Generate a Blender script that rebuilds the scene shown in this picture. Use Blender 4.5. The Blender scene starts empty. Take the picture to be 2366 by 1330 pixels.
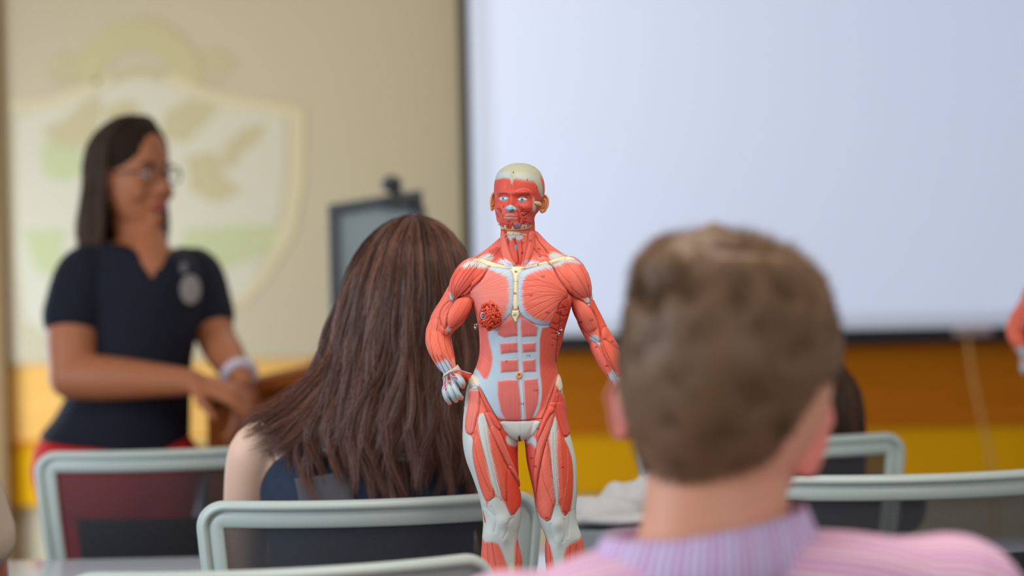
import bpy, bmesh, math, random
import numpy as np
from mathutils import Vector, Matrix, Euler, noise
from mathutils.bvhtree import BVHTree

random.seed(7)
RNG = np.random.default_rng(7)
SC = bpy.context.scene
COL = SC.collection
R = math.radians

# ------------------------------------------------------------------ camera
CAM_H = 1.28
LENS = 85.0
FPX = LENS / 36.0 * 2366.0
ROT = Matrix.Rotation(R(90 - 0.667), 3, 'X') @ Matrix.Rotation(R(-1.2), 3, 'Z')
CLOC = Vector((0, 0, CAM_H))
cd = bpy.data.cameras.new('camera'); cam = bpy.data.objects.new('camera', cd); COL.objects.link(cam)
cd.lens = LENS; cd.sensor_width = 36.0
cam.matrix_world = Matrix.Translation(CLOC) @ ROT.to_4x4()
cd.clip_start = 0.05
cd.dof.use_dof = True
cd.dof.focus_distance = 3.37
cd.dof.aperture_fstop = 2.2
cd.dof.aperture_blades = 0
SC.camera = cam

def W(px, py, d):
    """the place at depth d (metres along the view) seen at that point of the photo"""
    return CLOC + ROT @ Vector(((px - 1183) / FPX * d, (665 - py) / FPX * d, -d))

def WY(px, py, Y):
    """same, but on the vertical plane at distance Y"""
    v = ROT @ Vector(((px - 1183) / FPX, (665 - py) / FPX, -1.0))
    return CLOC + v * (Y / v.y)

# ------------------------------------------------------------------ light
wd = bpy.data.worlds.new('room_light'); SC.world = wd; wd.use_nodes = True
bg = wd.node_tree.nodes['Background']
bg.inputs[0].default_value = (0.92, 0.95, 1.0, 1); bg.inputs[1].default_value = 0.4

def area(name, loc, target, sx, sy, power, col):
    l = bpy.data.lights.new(name, 'AREA'); l.shape = 'RECTANGLE'; l.size = sx; l.size_y = sy
    l.energy = power; l.color = col
    o = bpy.data.objects.new(name, l); COL.objects.link(o); o.location = loc
    o.rotation_euler = (Vector(target) - Vector(loc)).to_track_quat('-Z', 'Y').to_euler()
    return o
area('window_daylight', (-3.4, 2.2, 1.7), (0.2, 4.0, 1.0), 2.6, 1.6, 78, (0.80, 0.90, 1.0))
area('rear_window_daylight', (1.5, -2.0, 2.0), (0.6, 3.5, 1.0), 2.6, 1.4, 46, (1.0, 0.97, 0.93))
area('ceiling_lamp_light', (0.3, 2.6, 2.72), (0.3, 2.6, 0), 1.2, 1.2, 30, (1.0, 0.93, 0.82))
area('front_lamp_light', (-0.6, 6.6, 2.72), (-0.6, 7.1, 0), 1.8, 0.5, 11, (1.0, 0.86, 0.66))

area('side_daylight_fill', (-2.35, 6.6, 0.95), (0.4, 8.0, 0.7), 0.9, 0.9, 46, (0.62, 0.80, 1.0))  # unseen low source, added to rake the board's lower left with cool light

SC.view_settings.view_transform = 'Standard'
SC.view_settings.look = 'None'
SC.view_settings.exposure = 0.0
SC.view_settings.gamma = 1.0
SC.view_settings.use_curve_mapping = False

# ------------------------------------------------------------------ helpers
def lin(c):
    if isinstance(c, str):
        c = tuple(int(c[i:i + 2], 16) for i in (0, 2, 4))
    return tuple(((v / 255) / 12.92 if v / 255 <= 0.04045 else ((v / 255 + 0.055) / 1.055) ** 2.4) for v in c[:3])

def mat(name, col, rough=0.5, metal=0.0, sss=0.0, spec=0.5, noise_amt=0.0, noise_scale=20, bump=0.0, bump_scale=200,
        emit=None, emit_s=0.0, alpha=1.0):
    m = bpy.data.materials.new(name); m.use_nodes = True
    nt = m.node_tree; b = nt.nodes['Principled BSDF']
    c = lin(col)
    b.inputs['Base Color'].default_value = (*c, 1); b.inputs['Roughness'].default_value = rough
    b.inputs['Metallic'].default_value = metal
    b.inputs['Specular IOR Level'].default_value = spec
    if sss:
        b.inputs['Subsurface Weight'].default_value = sss
        b.inputs['Subsurface Radius'].default_value = (0.01, 0.004, 0.002)
        b.inputs['Subsurface Scale'].default_value = 0.6
    tc = nt.nodes.new('ShaderNodeTexCoord')
    if noise_amt:
        n = nt.nodes.new('ShaderNodeTexNoise'); n.inputs['Scale'].default_value = noise_scale; n.inputs['Detail'].default_value = 4
        nt.links.new(tc.outputs['Object'], n.inputs['Vector'])
        mx = nt.nodes.new('ShaderNodeMix'); mx.data_type = 'RGBA'
        mx.inputs[6].default_value = (*[v * (1 - noise_amt) for v in c], 1)
        mx.inputs[7].default_value = (*[min(1, v * (1 + noise_amt)) for v in c], 1)
        nt.links.new(n.outputs['Fac'], mx.inputs[0]); nt.links.new(mx.outputs[2], b.inputs['Base Color'])
    if bump:
        n2 = nt.nodes.new('ShaderNodeTexNoise'); n2.inputs['Scale'].default_value = bump_scale; n2.inputs['Detail'].default_value = 3
        nt.links.new(tc.outputs['Object'], n2.inputs['Vector'])
        bp = nt.nodes.new('ShaderNodeBump'); bp.inputs['Strength'].default_value = bump; bp.inputs['Distance'].default_value = 0.002
        nt.links.new(n2.outputs['Fac'], bp.inputs['Height']); nt.links.new(bp.outputs['Normal'], b.inputs['Normal'])
    if emit is not None:
        b.inputs['Emission Color'].default_value = (*lin(emit), 1); b.inputs['Emission Strength'].default_value = emit_s
    return m

def tag(o, label=None, cat=None, group=None, kind=None):
    if label: o['label'] = label
    if cat: o['category'] = cat
    if group: o['group'] = group
    if kind: o['kind'] = kind
    return o

def empty(name, loc=(0, 0, 0), rz=0.0, mw=None):
    o = bpy.data.objects.new(name, None); COL.objects.link(o); o.empty_display_size = 0.05
    if mw is not None: o.matrix_world = mw
    else:
        o.location = loc; o.rotation_euler = (0, 0, rz)
    return o

def mesh_from(name, V, F, m=None, parent=None, smooth=True):
    me = bpy.data.meshes.new(name)
    me.from_pydata([tuple(v) for v in V], [], [tuple(f) for f in F])
    me.update()
    if smooth: me.shade_smooth()
    if m: me.materials.append(m)
    o = bpy.data.objects.new(name, me); COL.objects.link(o)
    if parent: o.parent = parent
    return o

def mesh_np(name, V, Q, m=None, parent=None, smooth=True):
    """V (n,3) float, Q (k,4) or (k,3) int"""
    me = bpy.data.meshes.new(name)
    k, c = Q.shape
    me.vertices.add(len(V)); me.vertices.foreach_set('co', np.ascontiguousarray(V, dtype=np.float32).ravel())
    me.loops.add(k * c); me.loops.foreach_set('vertex_index', np.ascontiguousarray(Q, dtype=np.int32).ravel())
    me.polygons.add(k); me.polygons.foreach_set('loop_start', np.arange(0, k * c, c, dtype=np.int32))
    me.update(calc_edges=True); me.validate()
    if smooth: me.shade_smooth()
    if m: me.materials.append(m)
    o = bpy.data.objects.new(name, me); COL.objects.link(o)
    if parent: o.parent = parent
    return o

class MB:
    """collects simple shapes, then links them as ONE mesh object"""
    def __init__(s): s.V = []; s.F = []
    def add(s, V, F):
        n = len(s.V); s.V += [tuple(v) for v in V]; s.F += [tuple(i + n for i in f) for f in F]; return s
    def box(s, c, d, bev=0.0, rot=None):
        bm = bmesh.new(); bmesh.ops.create_cube(bm, size=1.0)
        for v in bm.verts: v.co = Vector((v.co.x * d[0], v.co.y * d[1], v.co.z * d[2]))
        if bev: bmesh.ops.bevel(bm, geom=list(bm.edges), offset=bev, segments=3, profile=0.6, affect='EDGES')
        if rot is not None: bmesh.ops.rotate(bm, verts=bm.verts, cent=(0, 0, 0), matrix=rot)
        bm.verts.index_update()
        s.add([v.co + Vector(c) for v in bm.verts], [[v.index for v in f.verts] for f in bm.faces]); bm.free(); return s
    def tube(s, path, rad, seg=12, flat=1.0, cap=True):
        V, F = tube_vf(path, rad, seg, flat); return s.add(V, F)
    def ell(s, c, r, rot=None, u=20, v=14):
        V, F = ell_vf(c, r, rot, u, v); return s.add(V, F)
    def build(s, name, m, parent=None, smooth=True):
        return mesh_from(name, s.V, s.F, m, parent, smooth)

def crsample(P, n):
    """smooth curve through control rows P (any width), n rows out"""
    P = np.asarray(P, float); k = len(P)
    if k == 2:
        t = np.linspace(0, 1, n)[:, None]; return P[0] * (1 - t) + P[1] * t
    E = np.vstack([2 * P[0] - P[1], P, 2 * P[-1] - P[-2]])
    out = []
    for t in np.linspace(0, k - 1 - 1e-9, n):
        i = int(t); f = t - i
        a, b, c, d = E[i], E[i + 1], E[i + 2], E[i + 3]
        out.append(0.5 * ((2 * b) + (-a + c) * f + (2 * a - 5 * b + 4 * c - d) * f * f + (-a + 3 * b - 3 * c + d) * f ** 3))
    return np.array(out)

def tube_vf(path, rad, seg=12, flat=1.0, n=None, up=(0, 0, 1), ends=True):
    P = np.asarray(path, float); rad = np.asarray(rad if hasattr(rad, '__len__') else [rad] * len(P), float)
    if n is None: n = max(2, (len(P) - 1) * 5 + 1)
    A = crsample(np.column_stack([P, rad]), n)
    P, rad = A[:, :3], np.maximum(A[:, 3], 1e-5)
    T = np.gradient(P, axis=0); T /= np.linalg.norm(T, axis=1)[:, None] + 1e-12
    u = np.cross(T[0], np.array(up, float))
    if np.linalg.norm(u) < 1e-3: u = np.cross(T[0], (1.0, 0.3, 0))
    u /= np.linalg.norm(u)
    # round ends
    if ends:
        ks = [math.sin(a) for a in (0.15, 0.7, 1.15)]; cs = [math.cos(a) for a in (0.15, 0.7, 1.15)]
        P0 = [P[0] - T[0] * rad[0] * c for c in cs]; r0 = [rad[0] * k for k in ks]
        P1 = [P[-1] + T[-1] * rad[-1] * c for c in cs[::-1]]; r1 = [rad[-1] * k for k in ks[::-1]]
        P = np.vstack([P0, P, P1]); rad = np.concatenate([r0, rad, r1]); T = np.vstack([[T[0]] * 3, T, [T[-1]] * 3])
    V = []; F = []
    for i in range(len(P)):
        u = u - T[i] * np.dot(u, T[i]); u /= np.linalg.norm(u) + 1e-12
        v = np.cross(T[i], u)
        for j in range(seg):
            a = 2 * math.pi * j / seg
            V.append(P[i] + rad[i] * (math.cos(a) * u + math.sin(a) * v * flat))
    m = len(P)
    for i in range(m - 1):
        for j in range(seg):
            F.append((i * seg + j, i * seg + (j + 1) % seg, (i + 1) * seg + (j + 1) % seg, (i + 1) * seg + j))
    F.append(tuple(range(seg))[::-1]); F.append(tuple((m - 1) * seg + j for j in range(seg)))
    return V, F

def ell_vf(c, r, rot=None, u=20, v=14):
    V = [(0, 0, 1)]; F = []
    for i in range(1, v):
        th = math.pi * i / v
        for j in range(u):
            a = 2 * math.pi * j / u
            V.append((math.sin(th) * math.cos(a), math.sin(th) * math.sin(a), math.cos(th)))
    V.append((0, 0, -1))
    for j in range(u): F.append((0, 1 + j, 1 + (j + 1) % u))
    for i in range(v - 2):
        for j in range(u):
            F.append((1 + i * u + j, 1 + (i + 1) * u + j, 1 + (i + 1) * u + (j + 1) % u, 1 + i * u + (j + 1) % u))
    b = 1 + (v - 2) * u; l = len(V) - 1
    for j in range(u): F.append((l, b + (j + 1) % u, b + j))
    out = []
    for q in V:
        q = Vector((q[0] * r[0], q[1] * r[1], q[2] * r[2]))
        if rot is not None: q = rot @ q
        out.append(q + Vector(c))
    return out, F

def loft_vf(S, seg=40, n=None):
    """S rows: z, x_left, x_right, y_front, y_back, exponent : closed stack of super-ellipses"""
    S = np.asarray(S, float)
    if S.shape[1] == 5: S = np.column_stack([S, np.full(len(S), 2.2)])
    if n is None: n = (len(S) - 1) * 5 + 1
    A = crsample(S, n); V = []; F = []
    for z, xl, xr, yf, yb, e in A:
        cx, a = (xl + xr) / 2, max(abs(xr - xl) / 2, 1e-4); cy = (yf + yb) / 2; b = max(abs(yb - yf) / 2, 1e-4)
        for j in range(seg):
            t = 2 * math.pi * j / seg; c, s_ = math.cos(t), math.sin(t)
            V.append((cx + a * math.copysign(abs(c) ** (2 / e), c), cy + b * math.copysign(abs(s_) ** (2 / e), s_), z))
    for i in range(n - 1):
        for j in range(seg):
            F.append((i * seg + j, i * seg + (j + 1) % seg, (i + 1) * seg + (j + 1) % seg, (i + 1) * seg + j))
    F.append(tuple(range(seg))[::-1]); F.append(tuple((n - 1) * seg + j for j in range(seg)))
    return V, F

def fuse(parts, voxel, smooth=6, factor=0.6):
    """one continuous skin over overlapping closed shapes; returns (verts, quads)"""
    V = []; F = []
    for pv, pf in parts:
        n = len(V); V += [tuple(q) for q in pv]; F += [tuple(i + n for i in f) for f in pf]
    me = bpy.data.meshes.new('t'); me.from_pydata(V, [], F); me.update()
    bm = bmesh.new(); bm.from_mesh(me); bmesh.ops.recalc_face_normals(bm, faces=bm.faces); bm.to_mesh(me); bm.free()
    o = bpy.data.objects.new('t', me); COL.objects.link(o)
    md = o.modifiers.new('r', 'REMESH'); md.mode = 'VOXEL'; md.voxel_size = voxel; md.adaptivity = 0
    if smooth:
        ms = o.modifiers.new('s', 'SMOOTH'); ms.iterations = smooth; ms.factor = factor
    dg = bpy.context.evaluated_depsgraph_get(); dg.update()
    ev = o.evaluated_get(dg); m2 = ev.to_mesh()
    n = len(m2.vertices); co = np.empty(n * 3, np.float32); m2.vertices.foreach_get('co', co)
    k = len(m2.polygons); idx = np.empty(len(m2.loops), np.int32); m2.loops.foreach_get('vertex_index', idx)
    ev.to_mesh_clear(); bpy.data.objects.remove(o); bpy.data.meshes.remove(me)
    return co.reshape(-1, 3).astype(float), idx.reshape(k, -1)

def get_normals(o):
    me = o.data; nn = np.empty(len(me.vertices) * 3, np.float32); me.vertex_normals.foreach_get('vector', nn)
    return nn.reshape(-1, 3).astype(float)

def get_co(o):
    me = o.data; c = np.empty(len(me.vertices) * 3, np.float32); me.vertices.foreach_get('co', c)
    return c.reshape(-1, 3).astype(float)

def set_co(o, c):
    o.data.vertices.foreach_set('co', np.ascontiguousarray(c, dtype=np.float32).ravel()); o.data.update()

def set_attr(o, name, arr, kind='FLOAT'):
    if kind == 'COLOR':
        a = o.data.color_attributes.new(name, 'FLOAT_COLOR', 'POINT')
        full = np.ones((len(arr), 4), np.float32); full[:, :3] = arr; a.data.foreach_set('color', full.ravel())
    else:
        a = o.data.attributes.new(name, 'FLOAT', 'POINT'); a.data.foreach_set('value', np.asarray(arr, np.float32))

def strands(name, P, rad, m, parent=None, val=None, prof=None):
    """P (N,K,3) hair paths -> one mesh of thin three-sided tubes"""
    N, K, _ = P.shape
    T = np.gradient(P, axis=1); T /= np.linalg.norm(T, axis=2, keepdims=True) + 1e-9
    ref = np.array([0.31, 0.9, 0.2]); U = np.cross(T, ref); U /= np.linalg.norm(U, axis=2, keepdims=True) + 1e-9
    Vv = np.cross(T, U)
    if prof is None: prof = np.sqrt(np.clip(1.05 - np.linspace(0, 1, K) ** 3, 0, 1))
    r = (np.asarray(rad).reshape(-1, 1) * prof[None, :])[:, :, None]
    rings = []
    for j in range(3):
        a = 2 * math.pi * j / 3; rings.append(P + r * (math.cos(a) * U + math.sin(a) * Vv))
    V = np.stack(rings, axis=2).reshape(-1, 3)
    base = (np.arange(N) * K * 3)[:, None, None] + (np.arange(K - 1) * 3)[None, :, None]
    j = np.arange(3); j2 = (j + 1) % 3
    Q = np.stack([base + j, base + j2, base + 3 + j2, base + 3 + j], axis=-1).reshape(-1, 4)
    o = mesh_np(name, V, Q, m, parent)
    if val is None: val = RNG.random(N)
    set_attr(o, 'hv', np.repeat(val, K * 3))
    set_attr(o, 'ht', np.tile(np.repeat(np.linspace(0, 1, K), 3), N))
    return o

def hair_mat(name, c0, c1, rough=0.42, tip=None):
    m = bpy.data.materials.new(name); m.use_nodes = True; nt = m.node_tree; b = nt.nodes['Principled BSDF']
    a = nt.nodes.new('ShaderNodeAttribute'); a.attribute_name = 'hv'
    mx = nt.nodes.new('ShaderNodeMix'); mx.data_type = 'RGBA'
    mx.inputs[6].default_value = (*lin(c0), 1); mx.inputs[7].default_value = (*lin(c1), 1)
    nt.links.new(a.outputs['Fac'], mx.inputs[0]); out = mx.outputs[2]
    if tip:
        a2 = nt.nodes.new('ShaderNodeAttribute'); a2.attribute_name = 'ht'
        pw = nt.nodes.new('ShaderNodeMath'); pw.operation = 'POWER'; pw.inputs[1].default_value = 2.0
        nt.links.new(a2.outputs['Fac'], pw.inputs[0])
        m2 = nt.nodes.new('ShaderNodeMix'); m2.data_type = 'RGBA'; m2.inputs[7].default_value = (*lin(tip), 1)
        nt.links.new(pw.outputs[0], m2.inputs[0]); nt.links.new(out, m2.inputs[6]); out = m2.outputs[2]
    nt.links.new(out, b.inputs['Base Color'])
    b.inputs['Roughness'].default_value = rough; b.inputs['Specular IOR Level'].default_value = 0.45
    return m

def copy_tree(o, parent=None):
    c = o.copy(); COL.objects.link(c)
    if parent: c.parent = parent
    for ch in list(o.children): copy_tree(ch, c)
    return c

def text_mesh(s, size):
    cu = bpy.data.curves.new('t', 'FONT'); cu.body = s; cu.size = size; cu.align_x = 'CENTER'; cu.align_y = 'CENTER'; cu.resolution_u = 3
    o = bpy.data.objects.new('t', cu); COL.objects.link(o)
    dg = bpy.context.evaluated_depsgraph_get(); dg.update()
    m2 = o.evaluated_get(dg).to_mesh(); V = [tuple(v.co) for v in m2.vertices]; F = [tuple(p.vertices) for p in m2.polygons]
    o.evaluated_get(dg).to_mesh_clear(); bpy.data.objects.remove(o); bpy.data.curves.remove(cu)
    return V, F
# ------------------------------------------------------------------ the room
YW = 8.0
def wood(name, c0, c1, scale=1.0, rough=0.45):
    m = bpy.data.materials.new(name); m.use_nodes = True; nt = m.node_tree; b = nt.nodes['Principled BSDF']
    tc = nt.nodes.new('ShaderNodeTexCoord'); mp = nt.nodes.new('ShaderNodeMapping'); mp.inputs['Scale'].default_value = (0.6 * scale, 3 * scale, 9 * scale)
    n = nt.nodes.new('ShaderNodeTexNoise'); n.inputs['Scale'].default_value = 3; n.inputs['Detail'].default_value = 6; n.inputs['Distortion'].default_value = 0.6
    mx = nt.nodes.new('ShaderNodeMix'); mx.data_type = 'RGBA'; mx.inputs[6].default_value = (*lin(c0), 1); mx.inputs[7].default_value = (*lin(c1), 1)
    nt.links.new(tc.outputs['Object'], mp.inputs['Vector']); nt.links.new(mp.outputs[0], n.inputs['Vector'])
    nt.links.new(n.outputs['Fac'], mx.inputs[0]); nt.links.new(mx.outputs[2], b.inputs['Base Color'])
    b.inputs['Roughness'].default_value = 0.75; b.inputs['Specular IOR Level'].default_value = 0.2
    return m

M_wall = mat('cream_wall_paint', (214, 196, 160), 0.85, noise_amt=0.03, noise_scale=3, bump=0.1, bump_scale=90)
M_ceil = mat('white_ceiling', (232, 228, 218), 0.9, bump=0.3, bump_scale=60)
M_floor = mat('grey_carpet', (92, 88, 84), 0.95, noise_amt=0.25, noise_scale=200, bump=0.5, bump_scale=400)
M_wood_l = wood('oak_panel_lighter', (236, 180, 96), (226, 160, 76))  # left part of the oak band, toned lighter than the right part
M_wood_d = wood('oak_panel_darker', (214, 124, 4), (186, 98, 2))
M_yellow = mat('yellow_wall_paint', (236, 168, 2), 0.8, spec=0.15, noise_amt=0.04, noise_scale=2)
M_white = mat('white_board_enamel', (190, 170, 136), 0.7, noise_amt=0.015, noise_scale=2)
M_black = mat('black_screen_border', (18, 17, 17), 0.5)
M_dark = mat('dark_plastic', (40, 42, 46), 0.45)

def struct(o): o['kind'] = 'structure'; return o
XL, XR, ZC = -2.6, 3.6, 2.85
struct(MB().box(((XL + XR) / 2, 3.25, -0.05), (XR - XL, 10.1, 0.1)).build('floor', M_floor, smooth=False))
struct(MB().box(((XL + XR) / 2, 3.25, ZC + 0.05), (XR - XL, 10.1, 0.1)).build('ceiling', M_ceil, smooth=False))
struct(MB().box(((XL + XR) / 2, YW + 0.1, ZC / 2), (XR - XL, 0.16, ZC)).build('wall_front', M_wall, smooth=False))
# lower wall: oak band on top of a yellow painted dado
z_band_t = WY(1300, 800, YW).z; z_band_b = WY(1650, 985, YW).z
xs = WY(720, 900, YW).x
def slab(name, x0, x1, z0, z1, y0, y1, m, bev=0.004):
    return MB().box(((x0 + x1) / 2, (y0 + y1) / 2, (z0 + z1) / 2), (x1 - x0, y1 - y0, z1 - z0), bev).build(name, m, smooth=False)
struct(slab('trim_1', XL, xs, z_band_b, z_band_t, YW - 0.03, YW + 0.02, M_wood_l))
struct(slab('trim_2', xs, XR, z_band_b, z_band_t, YW - 0.03, YW + 0.02, M_wood_d))
struct(slab('trim_3', XL, XR, 0.5, z_band_b - 0.012, YW - 0.02, YW + 0.02, M_yellow))
struct(slab('trim_4', XL, XR, z_band_b - 0.014, z_band_b + 0.004, YW - 0.038, YW + 0.02, M_wood_d))
struct(slab('baseboard_front', XL, XR, 0.0, 0.12, YW - 0.035, YW + 0.02, M_white))
struct(slab('trim_5', XL, WY(14, 400, YW).x, 0.12, ZC, YW - 0.10, YW + 0.02, wood('brown_door_casing', (150, 118, 78), (136, 104, 68))))

# --- cream board on the left carrying a faded crest
bx0, bx1 = WY(16, 400, YW).x, WY(1066, 300, YW).x
bz0 = WY(400, 832, YW).z
brd = empty('wall_board', ((bx0 + bx1) / 2, YW - 0.04, bz0))
tag(brd, 'large cream board on the front wall with a faded olive crest of shield and arched banner', 'board')
def onboard(px, py, off=0.0):
    p = WY(px, py, YW - 0.05); return Vector((p.x - brd.location.x, -0.012 - off, p.z - brd.location.z))
pn = MB().box(((0), 0, (2.62 - bz0) / 2), (bx1 - bx0, 0.02, 2.62 - bz0), 0.003).build('board_panel', M_white, brd, smooth=False)
def flat(polys, name, m, off, parent=brd, fn=onboard):
    V = []; F = []
    for k, pl in enumerate(polys):
        pts = [fn(x, y, off + 0.00025 * k) for x, y in pl]; bck = [p + Vector((0, 0.0012, 0)) for p in pts]
        n = len(V); c = len(pts); V += pts + bck
        F.append(tuple(n + i for i in range(c))); F.append(tuple(n + c + i for i in range(c))[::-1])
        for i in range(c): F.append((n + i, n + (i + 1) % c, n + c + (i + 1) % c, n + c + i))
    return mesh_from(name, V, F, m, parent, smooth=False)
M_ol = mat('olive_print', (188, 170, 122), 0.7)
M_ol2 = mat('pale_olive_print', (186, 168, 124), 0.7)
M_gr = mat('pale_green_print', (184, 180, 130), 0.7)
M_tan = mat('tan_print', (204, 184, 142), 0.7)
def arcband(cx, cy, rx, ry, a0, a1, w, n=24):
    o_, i_ = [], []
    for k in range(n + 1):
        a = R(a0 + (a1 - a0) * k / n)
        o_.append((cx + rx * math.cos(a), cy - ry * math.sin(a))); i_.append((cx + (rx - w) * math.cos(a), cy - (ry - w) * math.sin(a)))
    return o_ + i_[::-1]
def letters(n, cx, cy, rx, ry, a0, a1, w, frac=0.62):
    out = []
    for k in range(n):
        s0 = a0 + (a1 - a0) * (k + 0.5 - frac / 2) / n; s1 = a0 + (a1 - a0) * (k + 0.5 + frac / 2) / n
        out.append(arcband(cx, cy, rx, ry, s0, s1, w, 3))
    return out
flat([[(320, 172), (500, 226), (664, 268), (660, 420), (640, 540), (580, 650), (520, 720), (420, 790), (300, 826), (160, 800), (60, 740), (40, 600), (36, 268), (160, 236)]], 'crest_shield', mat('pale_print', (200, 186, 158), 0.7), 0.0005)
flat([arcband(320, 270, 172, 226, 152, 28, 66)], 'crest_banner', M_ol, 0.002)
flat([[(104, 150), (150, 120), (186, 140), (176, 170), (120, 176)], [(466, 120), (510, 118), (546, 150), (520, 168), (470, 150)],
      [(120, 184), (330, 160), (520, 180), (510, 196), (330, 178), (130, 200)]], 'crest_ribbon', M_ol2, 0.001)
flat([[(20, 236), (120, 226), (250, 172), (268, 190), (130, 250), (30, 262)],
      [(392, 168), (500, 214), (640, 236), (706, 250), (706, 272), (620, 262), (480, 236), (376, 188)],
      [(668, 262), (706, 262), (704, 420), (682, 540), (622, 640), (560, 712), (540, 700), (606, 614), (650, 520), (668, 400)]], 'crest_shield_outline', M_tan, 0.002)
flat([[(196, 232), (232, 218), (236, 262), (216, 330), (150, 360), (120, 330), (96, 300), (150, 276)],
      [(380, 260), (440, 226), (510, 246), (470, 290), (430, 330), (370, 320)],
      [(520, 330), (566, 296), (612, 288), (600, 322), (560, 352), (540, 390), (510, 380)],
      [(430, 360), (500, 350), (520, 410), (560, 440), (500, 470), (440, 440)],
      [(240, 250), (300, 230), (340, 270), (300, 300), (250, 300)]], 'crest_leaves', M_ol2, 0.001)
flat([[(430, 530), (660, 518), (640, 560), (590, 596), (520, 620), (440, 630), (410, 590)],
      [(56, 530), (150, 532), (140, 600), (120, 640), (80, 620)],
      [(96, 330), (180, 340), (200, 400), (140, 420), (100, 400)]], 'crest_field', M_gr, 0.0015)

# --- projection screen on the right
sx0, sx1 = WY(1074, 300, YW - .2).x, 2.75
szb = WY(1700, 800, YW - .2).z
scr = empty('projection_screen', ((sx0 + sx1) / 2, YW - 0.2, szb))
tag(scr, 'large white projection screen with a black border lit by a blank projector image', 'projection screen')
wS, hS = sx1 - sx0, 2.72 - szb
bz = 0.048
MB().box((0, 0.004, hS / 2), (wS, 0.006, hS), 0.001).build('screen_border', M_black, scr, smooth=False)
MB().tube([(-wS / 2, 0.0, 0.012), (wS / 2, 0.0, 0.012)], 0.016, 14).build('bottom_bar', M_black, scr)
ms = bpy.data.materials.new('lit_screen_fabric'); ms.use_nodes = True; nt = ms.node_tree; b = nt.nodes['Principled BSDF']
b.inputs['Base Color'].default_value = (*lin((214, 216, 226)), 1); b.inputs['Roughness'].default_value = 0.8
tc = nt.nodes.new('ShaderNodeTexCoord'); sp = nt.nodes.new('ShaderNodeSeparateXYZ'); nt.links.new(tc.outputs['Object'], sp.inputs[0])
def mth(op, a, b_=None, c_=None, clamp=False):
    n = nt.nodes.new('ShaderNodeMath'); n.operation = op; n.use_clamp = clamp
    for i, q in enumerate((a, b_, c_)):
        if q is None: continue
        if isinstance(q, (int, float)): n.inputs[i].default_value = q
        else: nt.links.new(q, n.inputs[i])
    return n.outputs[0]
# the projected picture stops a little short of the fabric's edge
u_ = mth('SUBTRACT', sp.outputs[0], -wS / 2 + bz + 0.028); u_ = mth('DIVIDE', u_, 0.03, clamp=True)
v_ = mth('SUBTRACT', sp.outputs[2], bz + 0.03); v_ = mth('DIVIDE', v_, 0.03, clamp=True)
em = mth('MULTIPLY', mth('MULTIPLY', u_, v_), 0.21)
em = mth('ADD', em, 0.12)
b.inputs['Emission Color'].default_value = (*lin((206, 220, 255)), 1); nt.links.new(em, b.inputs['Emission Strength'])
MB().box((0, -0.002, hS / 2), (wS - 2 * (0.020), 0.004, hS - 2 * bz)).build('screen_fabric', ms, scr, smooth=False)
hp = WY(2245, 765, YW - .2) - scr.location
MB().box((hp.x, -0.02, hp.z), (0.125, 0.012, 0.028), 0.005).build('pull_handle', mat('pinkish_grey_handle', (170, 142, 136), 0.5), scr)
cpts = [WY(2236, 785, YW - .22), WY(2250, 880, YW - .22), WY(2272, 980, YW - .22), WY(2290, 1075, YW - .21), WY(2300, 1250, YW - .2)]
tag(MB().tube(cpts, 0.006, 8).build('pull_cord', mat('pale_tan_cord', (205, 150, 80), 0.7)), 'pale thin cord hanging from the pull handle of the projection screen', 'cord')
# scr > ceiling case
MB().tube([(-wS / 2 - .03, 0.03, hS + 0.03), (wS / 2 + .03, 0.03, hS + 0.03)], 0.05, 16).build('screen_case', M_white, scr)

# --- small framed panel on a stand between them, with a clip lamp / camera on its top edge
pe = WY(770, 900, 6.1); base = Vector(((WY(770, 600, 6.1).x + WY(975, 600, 6.1).x) / 2, 6.1, 0))
es = empty('display_stand', base)
tag(es, 'pale blue framed flip chart panel on a stand in front of the cream board', 'display board')
q0, q1 = WY(772, 486, 6.1) - base, WY(962, 452, 6.1) - base
zb_, zt_ = 0.86, (q0.z + q1.z) / 2
w_ = q1.x - q0.x; cx_ = (q0.x + q1.x) / 2
rt = Matrix.Rotation(R(0), 3, 'Y')
shear = (q1.z - q0.z) / w_
def shv(o):
    for v in o.data.vertices: v.co.z += (v.co.x - cx_) * shear * 0.9
fr = MB()
fr.box((cx_, 0, zt_), (w_ + 0.03, 0.03, 0.03), 0.006).box((cx_, 0, zb_), (w_ + 0.03, 0.03, 0.03), 0.006)
fr.box((q0.x, 0, (zb_ + zt_) / 2), (0.03, 0.03, zt_ - zb_), 0.006).box((q1.x, 0, (zb_ + zt_) / 2), (0.03, 0.03, zt_ - zb_), 0.006)
shv(fr.build('panel_frame', mat('slate_frame', (96, 106, 112), 0.5), es))
shv(MB().box((cx_, 0.004, (zb_ + zt_) / 2), (w_, 0.012, zt_ - zb_)).build('panel', mat('pale_blue_panel', (178, 196, 200), 0.5), es, smooth=False))
MB().tube([(cx_, 0.03, 0.03), (cx_, 0.03, 1.2)], 0.018).build('pole', M_dark, es)
for a in (90, 210, 330):
    MB().tube([(cx_, 0.03, 0.10), (cx_ + 0.2 * math.cos(R(a)), 0.03 + 0.2 * math.sin(R(a)), 0.013)], 0.012).build('leg', M_dark, es)
l0 = WY(905, 425, 6.06); 
ck = MB().ell((0, 0, 0), (0.026, 0.03, 0.022)).tube([(0, 0, 0), (0.02, 0.0, -0.035), (0.05, 0, -0.05)], 0.013)
ck.box((0.015, 0.0, -0.045), (0.075, 0.04, 0.03), 0.006).tube([(0.05, 0, -0.03), (0.075, 0, -0.055), (0.085, 0, -0.1)], 0.004)
o = ck.build('clip_camera', mat('dark_slate_plastic', (62, 66, 68), 0.5)); o.location = l0
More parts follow.
